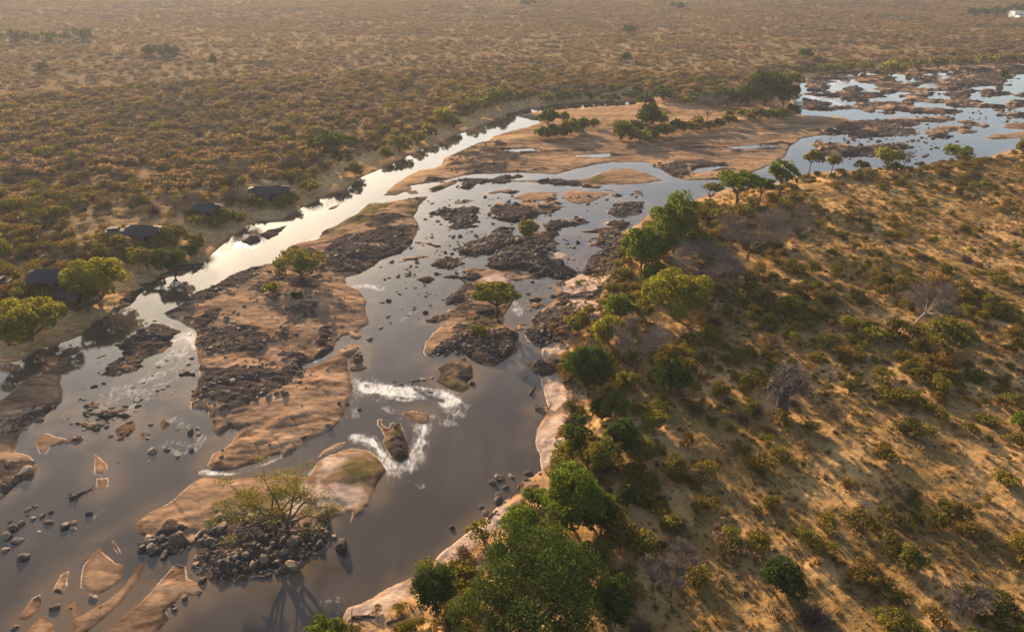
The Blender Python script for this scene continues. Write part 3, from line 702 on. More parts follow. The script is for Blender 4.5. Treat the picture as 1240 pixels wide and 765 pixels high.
me = mesh_np("river_water", VW, inv.reshape(q.shape), MW, True)
add_attr(me, "foam_glint", np.stack([foam_glint, shall, foam_glint * 0, foam_glint * 0 + 1], -1).reshape(-1, 4)[used])
tag(obj("river_water", me), "broad shallow brown river reflecting a pale sky", kind='structure')

# ------------------------------------------------------------------ haze
hm, hnt, ho = mat("haze_air")
pv = hnt.nodes.new("ShaderNodeVolumePrincipled")
pv.inputs['Color'].default_value = (.90, .90, 1.0, 1)
pv.inputs['Density'].default_value = .000105
pv.inputs['Anisotropy'].default_value = .3
hnt.links.new(pv.outputs[0], ho.inputs['Volume'])
zb = float(Z.min()) - 1.0
zt = max(H, float(Z.max()) + 14) + 4
L_ = 6300
hz = MB().box((0, 0, (zb + zt) / 2), (2 * L_, 2 * L_, zt - zb)).build("haze", hm)
tag(hz, "warm dusty haze over the whole plain", kind='stuff')

# ------------------------------------------------------------------ plants: foliage meshes
def leaves(P, Nrm, size, rng, jitter=.8, aspect=.75):
    """quads at P facing roughly Nrm"""
    n = len(P)
    d = Nrm + rng.normal(size=(n, 3)) * jitter
    d /= np.linalg.norm(d, axis=1)[:, None] + 1e-9
    r = rng.normal(size=(n, 3)); u = np.cross(d, r); u /= np.linalg.norm(u, axis=1)[:, None] + 1e-9
    w = np.cross(d, u)
    s = size * (.6 + .8 * rng.rand(n))[:, None]
    u = u * s * .5; w = w * s * .5 * aspect
    V = np.stack([P - u - w * .4, P - u * .1 + w * -1.0, P + u, P - u * .1 + w], 1).reshape(-1, 3)
    F = np.arange(4 * n).reshape(n, 4)
    return V, F
def lobes_cloud(L, Rl, n, rng, squash=.8, low=-.35, inner=.12):
    """points on the skins of lobes L (k,3) with radii Rl"""
    k = len(L); pr = Rl ** 2 / (Rl ** 2).sum()
    idx = rng.choice(k, n, p=pr)
    d = rng.normal(size=(n, 3)); d /= np.linalg.norm(d, axis=1)[:, None]
    d[:, 2] = np.where(d[:, 2] < low, -d[:, 2] * rng.rand(n), d[:, 2])
    rr = Rl[idx] * (1 - np.abs(rng.normal(size=n)) * inner + rng.normal(size=n) * .05)
    # break the skin up into tufts with gaps
    P = L[idx] + d * rr[:, None] * np.array([1, 1, squash])
    return P, d
def tufted(P, D, s, rng, keep=.62, seed=3):
    q = P / s
    v = fbm(q[:, 0] + q[:, 2] * 1.7, q[:, 1] - q[:, 2] * 1.3, 2, seed)
    k = v > np.quantile(v, 1 - keep)
    return P[k], D[k]
def bush_mesh(name, seed, n, size, m, flat=.75, sparse=.75):
    rng = np.random.RandomState(seed)
    k = rng.randint(5, 9)
    ang = rng.rand(k) * 2 * PI; rad = np.sqrt(rng.rand(k)) * .62
    L = np.stack([np.cos(ang) * rad, np.sin(ang) * rad * .85, .25 + rng.rand(k) * .5 * flat], 1)
    Rl = .30 + rng.rand(k) * .24
    P, D = lobes_cloud(L, Rl, int(n / sparse), rng, .85, -.5, .22)
    P, D = tufted(P, D, .28, rng, sparse, seed)
    P[:, 2] = np.abs(P[:, 2]) * flat + .03
    V, F = leaves(P, D, size, rng, .5)
    return mesh_np(name, V, F, m)
def stem_mesh(name, seed, n=6):
    rng = np.random.RandomState(seed); mb = MB()
    for i in range(n):
        a = rng.rand() * 2 * PI; r = .2 + rng.rand() * .4; h = .35 + rng.rand() * .4
        mb.tube([(0, 0, -.1), (math.cos(a) * r * .4, math.sin(a) * r * .4, h * .5), (math.cos(a) * r, math.sin(a) * r, h)], [.035, .025, .01], 4)
    return mb.mesh(name, M_bark)
def twig_bush_mesh(name, seed, n=380):
    rng = np.random.RandomState(seed); mb = MB()
    for i in range(n):
        a = rng.rand() * 2 * PI; el = rng.rand() * 1.2 + .15; r = .7 + rng.rand() * .35
        c = Vector((math.cos(a) * math.cos(el), math.sin(a) * math.cos(el), math.sin(el) * .85))
        p0 = c * (rng.rand() * .45); p1 = c * r + Vector(rng.normal(size=3) * .1)
        mb.tube([p0, (p0 + p1) / 2 + Vector(rng.normal(size=3) * .07), p1], [.010, .008, .004], 3)
    return mb.mesh(name, M_dry)
def tuft_mesh(name, seed, n=26):
    rng = np.random.RandomState(seed); V = []; F = []
    for i in range(n):
        a = rng.rand() * 2 * PI; r = rng.rand() * .5; l = .35 + rng.rand() * .6; b = rng.rand() * 2 * PI
        x, y = math.cos(a) * r, math.sin(a) * r; o = rng.rand() * .45
        k = len(V); w = .05 + .05 * rng.rand()
        V += [(x - math.sin(b) * w, y + math.cos(b) * w, 0), (x + math.sin(b) * w, y - math.cos(b) * w, 0), (x + math.cos(a) * o + w * .3, y + math.sin(a) * o, l), (x + math.cos(a) * o - w * .3, y + math.sin(a) * o, l * .9)]
        F.append((k, k + 1, k + 2, k + 3))
    return mesh_np(name, V, F, M_tuft)
def rock_mesh(name, seed, sub=2):
    import bmesh
    rng = np.random.RandomState(seed); bm = bmesh.new()
    bmesh.ops.create_icosphere(bm, subdivisions=sub, radius=1)
    pl = [(Vector(rng.normal(size=3)).normalized(),   .45 + rng.rand() * .35) for _ in range(13)]
    sx, sy, sz = 1, .62 + rng.rand() * .35, .5 + rng.rand() * .3
    for v in bm.verts:
        p = v.co.copy()
        for nn, dd in pl:
            t = p.dot(nn)
            if t > dd: p -= nn * (t - dd) * .9
        p = Vector((p.x * sx, p.y * sy, p.z * sz)) * (1 + rng.normal() * .02)
        v.co = p
    me = bpy.data.meshes.new(name); bm.to_mesh(me); bm.free(); me.materials.append(MR)
    return me

BUSH = [bush_mesh("bush_foliage", 100 + i, 900, .115, M_shrub, .75 + .1 * (i % 4), .8) for i in range(8)]
DRYB = [bush_mesh("dry_bush_foliage", 140 + i, 520, .09, M_dry, .8, .65) for i in range(3)] + [twig_bush_mesh("twig_bush", 150 + i) for i in range(2)]
STEM = [stem_mesh("bush_stem", 170 + i) for i in range(4)]
FARB = [bush_mesh("far_bush_foliage", 180 + i, 170, .24, M_far, .85, .85) for i in range(6)]
TUFT = [tuft_mesh("grass_tuft", 200 + i) for i in range(4)]
ROCK = [rock_mesh("boulder", 220 + i) for i in range(9)]
ROCKS_LOW = [rock_mesh("stone", 240 + i, 1) for i in range(6)]

def scatter_object(name, label, P, rot, scl, idx, protos):
    """one object of kind stuff: its points carry the small plants or stones"""
    me = bpy.data.meshes.new(name); me.vertices.add(len(P)); me.vertices.foreach_set("co", np.asarray(P, np.float32).ravel())
    for nm, ty, arr in (("prot", 'FLOAT_VECTOR', rot), ("pscl", 'FLOAT_VECTOR', scl)):
        a = me.attributes.new(nm, ty, 'POINT'); a.data.foreach_set("vector", np.asarray(arr, np.float32).ravel())
    a = me.attributes.new("pidx", 'INT', 'POINT'); a.data.foreach_set("value", np.asarray(idx, np.int32))
    me.update()
    o = obj(name, me)
    ng = bpy.data.node_groups.new(name, 'GeometryNodeTree')
    ng.interface.new_socket("Geometry", in_out='INPUT', socket_type='NodeSocketGeometry')
    ng.interface.new_socket("Geometry", in_out='OUTPUT', socket_type='NodeSocketGeometry')
    gi = ng.nodes.new("NodeGroupInput"); go = ng.nodes.new("NodeGroupOutput")
    iop = ng.nodes.new("GeometryNodeInstanceOnPoints"); iop.inputs['Pick Instance'].default_value = True
    join = ng.nodes.new("GeometryNodeJoinGeometry")
    for pm in reversed(protos):
        po = bpy.data.objects.new(pm.name + "_source", pm)          # never linked to the scene
        oi = ng.nodes.new("GeometryNodeObjectInfo"); oi.inputs['Object'].default_value = po; oi.inputs['As Instance'].default_value = True
        ng.links.new(oi.outputs['Geometry'], join.inputs[0])
    def at(nm, ty):
        x = ng.nodes.new("GeometryNodeInputNamedAttribute"); x.data_type = ty; x.inputs[0].default_value = nm; return x.outputs[0]
    m2p = ng.nodes.new("GeometryNodeMeshToPoints")
    ng.links.new(gi.outputs[0], m2p.inputs[0]); ng.links.new(m2p.outputs[0], iop.inputs['Points'])
    ng.links.new(join.outputs[0], iop.inputs['Instance']); ng.links.new(at("pidx", 'INT'), iop.inputs['Instance Index'])
    ng.links.new(at("prot", 'FLOAT_VECTOR'), iop.inputs['Rotation']); ng.links.new(at("pscl", 'FLOAT_VECTOR'), iop.inputs['Scale'])
    ng.links.new(iop.outputs[0], go.inputs[0])
    md = o.modifiers.new("scatter", 'NODES'); md.node_group = ng
    return tag(o, label, kind='stuff')

def in_poly(pts, x, y, world=False):
    return sdf(pts if world else poly(pts), x, y) > 0
def sample_poly(P, dens, rng):
    x0, y0 = P.min(0); x1, y1 = P.max(0)
    n = int((x1 - x0) * (y1 - y0) * dens)
    x = x0 + rng.rand(n) * (x1 - x0); y = y0 + rng.rand(n) * (y1 - y0)
    k = sdf(P, x, y) > 0
    return x[k], y[k]

# landmarks used to say which plant or boulder is meant
LAND = []      # (x, y, phrase)
def ordinal(i):
    w = ["nearest", "second", "third", "fourth", "fifth", "sixth", "seventh", "eighth", "ninth", "tenth", "eleventh", "twelfth", "thirteenth", "fourteenth", "fifteenth", "sixteenth", "seventeenth", "eighteenth", "nineteenth", "twentieth"]
    return w[i] if i < 20 else "%dth" % (i + 1)
def side_of(dx, dy):
    return ("beyond" if dy > 0 else "in front of") if abs(dy) > abs(dx) else ("right of" if dx > 0 else "left of")

# ------------------------------------------------------------------ trees
def tree_dims(px, py, wpx, topy):
    x, y, z = G(px, py)
    _, _, fw = to_px(x, y, z)
    wm = wpx * fw / FPX
    e = math.atan2(H, math.hypot(x, y))
    hm_ = ((py - topy) * fw / FPX - .35 * wm * math.sin(e)) / math.cos(e)
    return x, y, z, wm, max(hm_, .45 * wm * .6), fw
def limbs(mb, base, tops, r0, rng, k=6):
    """a short trunk that forks to the tops"""
    bx, by, bz = base
    fork = Vector((bx + rng.normal() * .15, by + rng.normal() * .15, bz))
    mb.tube([(0, 0, -.4), (bx * .3, by * .3, bz * .5), fork], [r0 * 1.25, r0, r0 * .85], k)
    for t in tops:
        t = Vector(t); mid = fork.lerp(t, .5) + Vector((rng.normal() * .25, rng.normal() * .25, -.06 * (t - fork).length))
        mb.tube([fork, mid, t], [r0 * .6, r0 * .36, r0 * .13], 5)
def broad_tree(name, label, px, py, wpx, topy, m, cat='tree', crown_low=.1, dense=.75, nl=None, group=None, umbrella=False, hmin=None, sub=None):
    x, y, z, wm, h, fw = tree_dims(px, py, wpx, topy)
    if hmin: h = max(h, hmin * wm)
    rng = np.random.RandomState(int(px * 7 + py * 13) % 99991)
    leaf = max(.13, 1.7 * fw / 682)
    R = wm / 2
    if umbrella:
        k = nl or 12; ang = np.arange(k) * 2.4 + rng.rand(k); rad = np.sqrt((np.arange(k) + .6) / k) * R * .78
        zc = h * .86 - (rad / R) ** 2 * h * .12 + rng.normal(size=k) * .03 * h
        L = np.stack([np.cos(ang) * rad, np.sin(ang) * rad, zc], 1); Rl = R * (.26 + .14 * rng.rand(k)); sq = .5
    else:
        k = int(nl or np.clip(9 + wpx / 7, 9, 40)); zl = h * crown_low
        ang = np.arange(k) * 2.4 + rng.rand(k) * .8; f = (np.arange(k) + .5) / k
        el = np.arccos(1 - f * 1.15)              # from the top down past the equator
        ch = (h - zl) / 2 * .95; zc0 = zl + ch * .9
        rs = .50 + .45 * rng.rand(k)
        L = np.stack([np.sin(el) * np.cos(ang) * R * rs, np.sin(el) * np.sin(ang) * R * rs, zc0 + np.cos(el) * ch * rs], 1)
        Rl = min(R, ch * 1.5) * (.22 + .24 * rng.rand(k)) * (1.15 if k < 20 else .85)
        sq = .85
        L = np.vstack([L, [[0, 0, zc0]]]); Rl = np.append(Rl, min(R, ch) * .66)
    area = 4 * PI * (Rl ** 2).sum() * .6
    n = int(np.clip(area / (leaf * leaf * .5) * 1.3, 500, 42000))
    P, D = lobes_cloud(L, Rl, n, rng, sq, -.8 if not umbrella else -.3, .16)
    P, D = tufted(P, D, leaf * 4.2, rng, dense, 5)
    P[:, 2] = np.maximum(P[:, 2], .1)
    V, F = leaves(P, D, leaf * 1.25, rng, .55)
    root = empty(name, (x, y, z))
    tag(root, label, cat, group)
    obj("crown", mesh_np("crown", V, F, m), root)
    mb = MB(); order = np.argsort(-Rl)[: min(9, len(Rl))]
    limbs(mb, (0, 0, max(.3, h * (crown_low if not umbrella else .35))), [L[i] for i in order], max(.10, wm * .028), rng)
    mb.build("trunk", M_bark, root, sm=True)
    LAND.append((x, y, sub or label, wm))
    return root
def bare_tree(name, label, px, py, wpx, topy, mtrunk=M_bark, lean=(0, 0), twigs=260, rings=4, group=None, sub=None, thick=1.0):
    x, y, z, wm, h, fw = tree_dims(px, py, wpx, topy)
    rng = np.random.RandomState(int(px * 5 + py * 11) % 99991)
    R = wm / 2; mb = MB(); tw = MB(); r0 = max(.10, wm * .014) * thick
    fork = Vector((lean[0] * h, lean[1] * h, h * .3))
    mb.tube([(0, 0, -.4), fork * .5, fork], [r0 * 1.3, r0, r0 * .85], 6)
    rt = max(.022, .075 * fw / 682)
    for i in range(9):
        a = i * 2.4 + rng.rand(); rr = R * (.3 + .35 * rng.rand())
        p1 = Vector((fork.x + math.cos(a) * rr, fork.y + math.sin(a) * rr, h * (.55 + .2 * rng.rand())))
        mb.tube([fork, fork.lerp(p1, .5) + Vector((0, 0, -.05 * h)), p1], [r0 * .55, r0 * .4, r0 * .25], 5)
        for j in range(6):
            a2 = a + rng.normal() * .9; r2 = R * (.35 + .3 * rng.rand())
            p2 = p1 + Vector((math.cos(a2) * r2 * .7, math.sin(a2) * r2 * .7, h * (.05 + .2 * rng.rand())))
            mb.tube([p1, p2], [r0 * .22, rt * 1.2], 4)
            for q in range(max(3, twigs // 54)):
                d = Vector(rng.normal(size=3)); d.z = abs(d.z) * .8 + .05; d.normalize()
                L_t = R * (.12 + .2 * rng.rand())
                s = p1.lerp(p2, .3 + .7 * rng.rand()); e_ = s + d * L_t
                tw.tube([s, e_], [rt, rt * .5], 3)
                for w_ in range(3):
                    d2 = (d + Vector(rng.normal(size=3)) * .6).normalized(); s2 = s.lerp(e_, rng.rand())
                    tw.tube([s2, s2 + d2 * L_t * .7], [rt * .7, rt * .4], 3)
    root = empty(name, (x, y, z)); tag(root, label, 'tree', group)
    mb.build("trunk", mtrunk, root, sm=True); tw.build("crown", M_grey, root)
    LAND.append((x, y, sub or label, wm))
    return root

B, U, GB = broad_tree, None, None
T = "trees"
# near, on the right bank, from the bottom upwards
B("broadleaf_tree", "huge dark green tree with a lumpy crown at the bottom of the photo", 648, 768, 196, 634, M_dark, crown_low=.06, nl=34, sub="the huge dark green tree", dense=.8)
B("broadleaf_tree", "tall narrow dark tree at the river side of the huge dark tree", 528, 742, 56, 678, M_dark, crown_low=.08, sub="the narrow dark tree on the pale bank", dense=.8)
B("broadleaf_tree", "dark leafy tree crowding the dry side of the huge dark tree", 738, 762, 56, 690, M_dark, crown_low=.1, sub="the leafy tree against the huge tree", dense=.8)
B("leafy_bush", "bright green bush at the water's edge cut by the bottom of the photo", 398, 790, 78, 744, M_green, 'bush', crown_low=.05, sub="the bright green bush at the bottom edge")
B("broadleaf_tree", "green tree behind the huge dark one, overhanging the narrow pale beach", 692, 640, 84, 556, M_green, crown_low=.12, sub="the green tree over the narrow beach", dense=.8)
B("leafy_bush", "rounded green bush beside the boulders where the beach narrows", 632, 655, 56, 608, M_green, 'bush', crown_low=.05, sub="the rounded bush where the beach narrows")
B("broadleaf_tree", "dark tree filling the hollow between the green tree and the dry slope", 716, 640, 60, 585, M_dark, crown_low=.1, sub="the dark tree in the hollow")
B("broadleaf_tree", "dark bluish round tree in deep shade above the pale beach", 750, 552, 46, 498, M_dark, crown_low=.1, sub="the bluish round tree in shade")
B("leafy_bush", "olive dome-shaped bush just in front of the bluish round tree", 727, 576, 40, 522, M_olive, 'bush', crown_low=.08, sub="the olive dome-shaped bush")
B("broadleaf_tree", "dark pointed tree at the top of the curved pale beach", 696, 548, 40, 496, M_dark, crown_low=.05, nl=9, sub="the dark pointed tree")
B("leafy_bush", "upper of two round olive bushes lining the curved pale beach", 684, 560, 32, 528, M_yg, 'bush', crown_low=.05, sub="the upper olive beach bush")
B("leafy_bush", "lower of two round olive bushes lining the curved pale beach", 678, 585, 32, 546, M_olive, 'bush', crown_low=.05, sub="the lower olive beach bush")
B("broadleaf_tree", "dark green tree standing over the pale boulder slab", 712, 480, 54, 411, M_dark, crown_low=.15, sub="the dark tree over the pale slab", dense=.8)
B("broadleaf_tree", "round dark tree alone on the slope beside the bare grey tree", 812, 472, 44, 434, M_dark, crown_low=.1, sub="the lone round dark tree")
B("leafy_bush", "bright green bushy tree between the bare grey tree and the rocky shore", 737, 417, 42, 376, M_yg, 'bush', crown_low=.1, sub="the bright bush by the rocky shore")
B("leafy_bush", "small green bush upstream of the bright bush on the rocky shore", 748, 388, 36, 352, M_green, 'bush', crown_low=.08, sub="the small green shore bush")
B("broadleaf_tree", "vivid yellow-green broad tree standing out from the shaded slope", 814, 382, 90, 317, M_yg, crown_low=.15, nl=22, sub="the vivid yellow-green tree", dense=.82)
B("broadleaf_tree", "green tree nearest the water in the tall clump at the river bend", 776, 326, 54, 268, M_green, crown_low=.12, sub="the green bend tree by the water", dense=.8)
B("broadleaf_tree", "tallest tree of the clump at the river bend, with a darker top", 815, 306, 62, 226, M_green, crown_low=.15, nl=20, sub="the tallest tree at the river bend", dense=.8)
B("leafy_bush", "low green tree filling the front of the clump at the river bend", 803, 312, 46, 262, M_green, 'bush', crown_low=.05, sub="the low front tree at the river bend")
B("umbrella_tree", "small sparse flat-topped tree just right of the tall river-bend clump", 859, 249, 30, 219, M_olive, umbrella=True, dense=.55, sub="the small sparse flat-topped tree")
B("umbrella_tree", "wide bright flat-topped tree against the pale water", 892, 247, 58, 206, M_green, umbrella=True, dense=.75, nl=16, sub="the wide bright flat-topped tree")
B("umbrella_tree", "darker flat-topped tree joined to the wide bright one", 920, 243, 34, 214, M_dark, umbrella=True, dense=.75, sub="the darker flat-topped tree")
B("umbrella_tree", "tall layered tree at the end of the flat-topped row", 943, 238, 38, 191, M_green, crown_low=.35, nl=14, dense=.6, sub="the tall layered tree")
B("lollipop_tree", "larger of two small round trees on thin trunks by the water", 979, 212, 22, 182, M_olive, crown_low=.5, hmin=1.1, sub="the larger thin-trunked tree")
B("lollipop_tree", "smaller of two small round trees on thin trunks by the water", 1006, 212, 18, 187, M_olive, crown_low=.5, hmin=1.1, sub="the smaller thin-trunked tree")
B("leafy_bush", "small dark bush alone at the water's edge beside the thin-trunked trees", 1043, 208, 17, 193, M_dark, 'bush', crown_low=.2, sub="the small dark waterside bush")
B("broadleaf_tree", "round yellow-green tree at the water's edge with a bare neighbour", 1073, 206, 34, 178, M_yg, crown_low=.2, sub="the yellow-green shore tree")
bare_tree("bare_tree", "thin bare tree touching the yellow-green shore tree", 1093, 207, 22, 180, twigs=160, sub="the thin bare shore tree")
B("leafy_bush", "low dark bush at the foot of the yellow-green shore tree", 1082, 210, 20, 197, M_dark, 'bush', crown_low=.05, sub="the low bush under the shore tree")
B("leafy_bush", "loose green bush among boulders on the upstream right shore", 1160, 194, 34, 173, M_green, 'bush', crown_low=.1, sub="the loose green bush among boulders", dense=.6)
B("broadleaf_tree", "dark tree at the right edge of the photo beside the water", 1238, 190, 22, 166, M_olive, crown_low=.15, sub="the waterside tree at the edge")
B("umbrella_tree", "dark spreading tree alone on the sunlit sandy slope", 1184, 248, 32, 218, M_olive, umbrella=True, dense=.7, sub="the spreading tree on the sunlit slope")
B("broadleaf_tree", "olive tree with a loose crown below the leaning pale trunk", 1142, 425, 54, 374, M_olive, crown_low=.1, dense=.6, sub="the loose olive tree")
B("umbrella_tree", "domed yellow-green flat-topped bush tree on the slope right of the bare-topped thicket", 1054, 413, 30, 392, M_yg, crown_low=.25, nl=9, sub="the domed yellow-green tree")
B("broadleaf_tree", "yellowish tree rising from the shaded thicket behind the swollen-trunk tree", 958, 376, 24, 356, M_yg, crown_low=.1, sub="the yellowish tree in the shaded thicket")
B("leafy_bush", "dark bush with a yellow sunlit rim low on the dry slope", 946, 712, 54, 672, M_dark, 'bush', crown_low=.03, sub="the dark yellow-rimmed bush")
B("leafy_bush", "vivid green bush cut by the right edge of the photo", 1236, 520, 24, 492, M_green, 'bush', crown_low=.05, sub="the vivid bush at the edge")
B("leafy_bush", "small bright yellow-green bush on bare sand near the huge dark tree", 812, 642, 22, 618, M_yg, 'bush', crown_low=.03, sub="the small bright bush on sand")
B("leafy_bush", "round dark green bush on the right of the lower slope", 1101, 690, 34, 656, M_olive, 'bush', crown_low=.03, sub="the round bush on the lower slope")
# bare trees
bare_tree("bare_tree", "bare purplish grey tree above the pale boulder slab", 770, 452, 74, 384, twigs=1000, sub="the bare tree above the slab")
bare_tree("bare_tree", "wide low bare tree behind the vivid yellow-green tree", 848, 342, 98, 293, twigs=1100, sub="the wide low bare tree")
bare_tree("bare_tree", "broad bare brown tree upslope of the wide low bare one", 905, 315, 90, 256, twigs=1100, sub="the broad bare brown tree")
bare_tree("bare_tree", "bare tree near the flat-topped row, over open grass", 950, 290, 62, 248, twigs=800, sub="the bare tree over open grass")
bare_tree("leaning_bare_tree", "bare tree with a pale leaning trunk on the open slope", 1108, 391, 70, 342, M_pale, lean=(.28, .1), twigs=900, sub="the leaning pale-trunked tree", thick=1.3)
bare_tree("bare_tree", "low twiggy grey tree between the huge dark tree and the green one", 655, 650, 46, 620, twigs=800, sub="the low twiggy grey tree")
bare_tree("bare_tree", "nearest of three small bare beige trees on the lower slope", 812, 722, 40, 676, twigs=520, sub="the nearest small beige tree")
bare_tree("bare_tree", "leftmost of three small bare beige trees on the lower slope", 790, 716, 36, 672, twigs=520, sub="the leftmost small beige tree")
bare_tree("bare_tree", "farthest of three small bare beige trees on the lower slope", 826, 698, 42, 655, twigs=520, sub="the farthest small beige tree")
bare_tree("bare_tree", "bare rounded bush tree behind the yellowish bush at the lower right", 1165, 745, 56, 702, twigs=800, sub="the bare rounded tree at lower right")
for a in ((700,400,30,372,M_olive,"grey-olive bush among the rocks nearest the water on the right shore"),(762,440,34,408,M_olive,"olive bush between the bright shore bush and the bare grey tree"),(694,455,26,432,M_green,"small green bush at the top of the pale slab"),(745,505,36,470,M_olive,"olive bush in front of the bare grey tree"),(728,508,30,478,M_dark,"dark bush below the tree over the pale slab"),(775,560,38,520,M_olive,"olive tree on the dry side of the bluish round tree"),(790,520,30,490,M_yg,"yellowish bush between the lone round dark tree and the bluish one"),(760,612,34,580,M_dark,"dark bush at the edge of the shaded clearing"),(720,690,44,650,M_olive,"olive tree between the huge dark tree and the sunlit sand"),(745,655,30,630,M_olive,"small olive bush in the shade above the sunlit sand"),(790,345,34,312,M_green,"green bush closing the gap before the vivid yellow-green tree"),(838,300,36,268,M_olive,"olive bush against the dry side of the bend clump"),(870,270,26,250,M_olive,"olive bush below the sparse flat-topped tree"),(900,262,24,246,M_olive,"low bush under the wide bright flat-topped tree"),(758,470,30,446,M_olive,"low olive bush at the foot of the bare grey tree"),(652,612,34,586,M_green,"green bush filling the beach edge before the green tree"),(776,386,26,364,M_olive,"olive bush at the river side of the vivid yellow-green tree"),(925,262,22,248,M_dark,"dark bush under the darker flat-topped tree"),(960,246,20,232,M_olive,"bush at the foot of the tall layered tree")):
    B("leafy_bush", a[5], a[0], a[1], a[2], a[3], a[4], 'bush', crown_low=.05)
# islands
B("leafy_bush", "rounded yellow-green bush at the upstream end of the long sandbar", 365, 334, 58, 297, M_olive, 'bush', crown_low=.08, dense=.7, nl=14, sub="the sandbar's rounded bush")
B("leafy_bush", "small green bush just below the rounded one on the long sandbar", 331, 355, 20, 338, M_yg, 'bush', crown_low=.05, sub="the sandbar's small green bush")
B("leafy_bush", "tiny dark bush beside the small green one on the long sandbar", 360, 363, 15, 352, M_dark, 'bush', crown_low=.05, sub="the sandbar's tiny dark bush")
B("umbrella_tree", "flat-topped tree on the islet of black rock in mid river", 601, 384, 56, 338, M_olive, umbrella=True, dense=.85, nl=20, sub="the islet's flat-topped tree")
B("leafy_bush", "brownish bush below the flat-topped tree on the islet", 581, 407, 22, 391, M_olive, 'bush', crown_low=.03, sub="the islet's brownish bush")
B("broadleaf_tree", "single upright tree on the rocky bar in mid river", 639, 297, 23, 264, M_olive, crown_low=.2, sub="the single tree on the rocky bar")
B("broadleaf_tree", "dark tree at the left of the clump on the wide sand flat", 664, 160, 24, 132, M_dark, crown_low=.35, sub="the dark tree on the sand flat")
for a in ((656,166,16,152,M_olive,"low bush at the left foot of the sand flat's dark tree"),(673,166,20,150,M_olive,"round bush in front of the sand flat's dark tree"),(690,163,24,141,M_olive,"largest bush in the sand flat clump"),(705,160,15,139,M_dark,"dark bush at the right of the sand flat clump"),(682,148,15,134,M_olive,"bush at the back of the sand flat clump"),(718,153,15,142,M_olive,"last bush at the right end of the sand flat clump"),
          (785,157,30,122,M_dark,"tallest dark tree of the wooded sandbank"),(752,170,30,142,M_olive,"big olive bush at the left end of the wooded sandbank"),(770,162,22,144,M_dark,"dark bush between the olive bush and the tallest tree of the wooded sandbank"),(800,154,18,131,M_olive,"bush right behind the tallest tree of the wooded sandbank"),(776,173,22,156,M_olive,"low bush on the near side of the wooded sandbank"),(797,165,20,150,M_olive,"second low bush on the near side of the wooded sandbank"),
          (828,160,22,146,M_dark,"dark bush under the bare tree of the wooded sandbank"),(845,153,18,140,M_olive,"bush left of the bare tree's trunk on the sandbank"),(870,154,16,141,M_dark,"bush right of the bare tree's trunk on the sandbank"),(898,142,14,131,M_olive,"small olive bush midway along the sandbank's dry end"),(920,143,18,128,M_olive,"olive bush before the dark grove on the sandbank"),(938,143,16,132,M_yg,"small bright bush before the dark grove"),(960,142,17,123,M_dark,"last dark bush at the water end of the sandbank"),(883,144,12,134,M_olive,"tiny bush by the track on the sandbank")):
    B("leafy_bush", a[5], a[0], a[1], a[2], a[3], a[4], 'bush', crown_low=.05)
bare_tree("bare_tree", "bare spreading tree in the middle of the wooded sandbank", 856, 150, 36, 114, twigs=520, sub="the bare sandbank tree")
for a in ((763,170,24,154,M_olive,"low bush joining the big olive bush to the wooded sandbank"),(786,170,26,154,M_dark,"dark low bush in front of the tallest sandbank tree"),(808,164,24,148,M_olive,"bush right of the low bushes on the wooded sandbank"),(818,158,20,142,M_dark,"small dark bush left of the bare sandbank tree"),(838,158,22,145,M_olive,"low bush in front of the bare sandbank tree"),(858,156,20,144,M_olive,"bush at the foot of the bare sandbank tree"),(882,150,20,138,M_olive,"olive bush on the sunlit edge of the sandbank"),(908,144,18,132,M_olive,"small bush in the row before the dark grove"),(930,144,18,131,M_dark,"dark low bush in the row before the dark grove"),(948,143,18,130,M_olive,"low olive bush near the hut on the sandbank"),(664,168,20,154,M_dark,"dark low bush under the sand flat's dark tree"),(682,166,20,152,M_dark,"dark low bush in the middle of the sand flat clump"),(698,160,18,145,M_olive,"low bush beside the largest one of the sand flat clump"),
          (780,128,24,112,M_dark,"dark tree left of the taller-topped one behind the sandbank"),(850,126,26,110,M_dark,"dark tree right of the round tree behind the sandbank"),(865,124,22,108,M_dark,"small dark tree closing the gap before the big grove"),(662,118,24,106,M_olive,"olive tree in the row above the channel's narrow part"),(676,118,20,107,M_dark,"dark bushy tree in the row above the channel's narrow part"),(618,118,24,104,M_olive,"olive tree touching the largest one on the far bank"),(588,128,24,112,M_olive,"small tree under the largest olive one on the far bank"),(505,174,24,158,M_olive,"low olive tree above the wide channel's bend"),(468,192,22,176,M_olive,"low tree on the bank near the broad dark tree")):
    B("leafy_bush", a[5], a[0], a[1], a[2], a[3], a[4], 'bush', crown_low=.03)
# left bank
B("broadleaf_tree", "broad dark flat-topped tree back from the left bank", 403, 192, 56, 156, M_dark, crown_low=.3, nl=18, sub="the broad dark tree", dense=.8)
B("leafy_bush", "dark bush at the foot of the broad dark tree on the left bank", 411, 197, 18, 178, M_dark, 'bush', crown_low=.05)
B("broadleaf_tree", "yellow-green tree hiding one end of the nearest tent", 122, 364, 78, 304, M_yg, crown_low=.08, nl=20, sub="the yellow-green tree by the nearest tent", dense=.8)
B("broadleaf_tree", "big yellow-topped tree at the left edge beside the river", 38, 412, 94, 350, M_yg, crown_low=.08, nl=26, sub="the big yellow-topped tree", dense=.85)
B("leafy_bush", "rusty orange bush at the foot of the yellow-green tree", 112, 366, 22, 342, M_orange, 'bush', crown_low=.03)
B("leafy_bush", "small olive bush between the nearest tent and the river", 93, 372, 26, 352, M_olive, 'bush', crown_low=.03)
B("leafy_bush", "olive tree touching the second tent", 212, 298, 36, 271, M_olive, 'tree', crown_low=.1)
B("leafy_bush", "small round tree below the second tent", 179, 325, 30, 295, M_olive, 'tree', crown_low=.1)
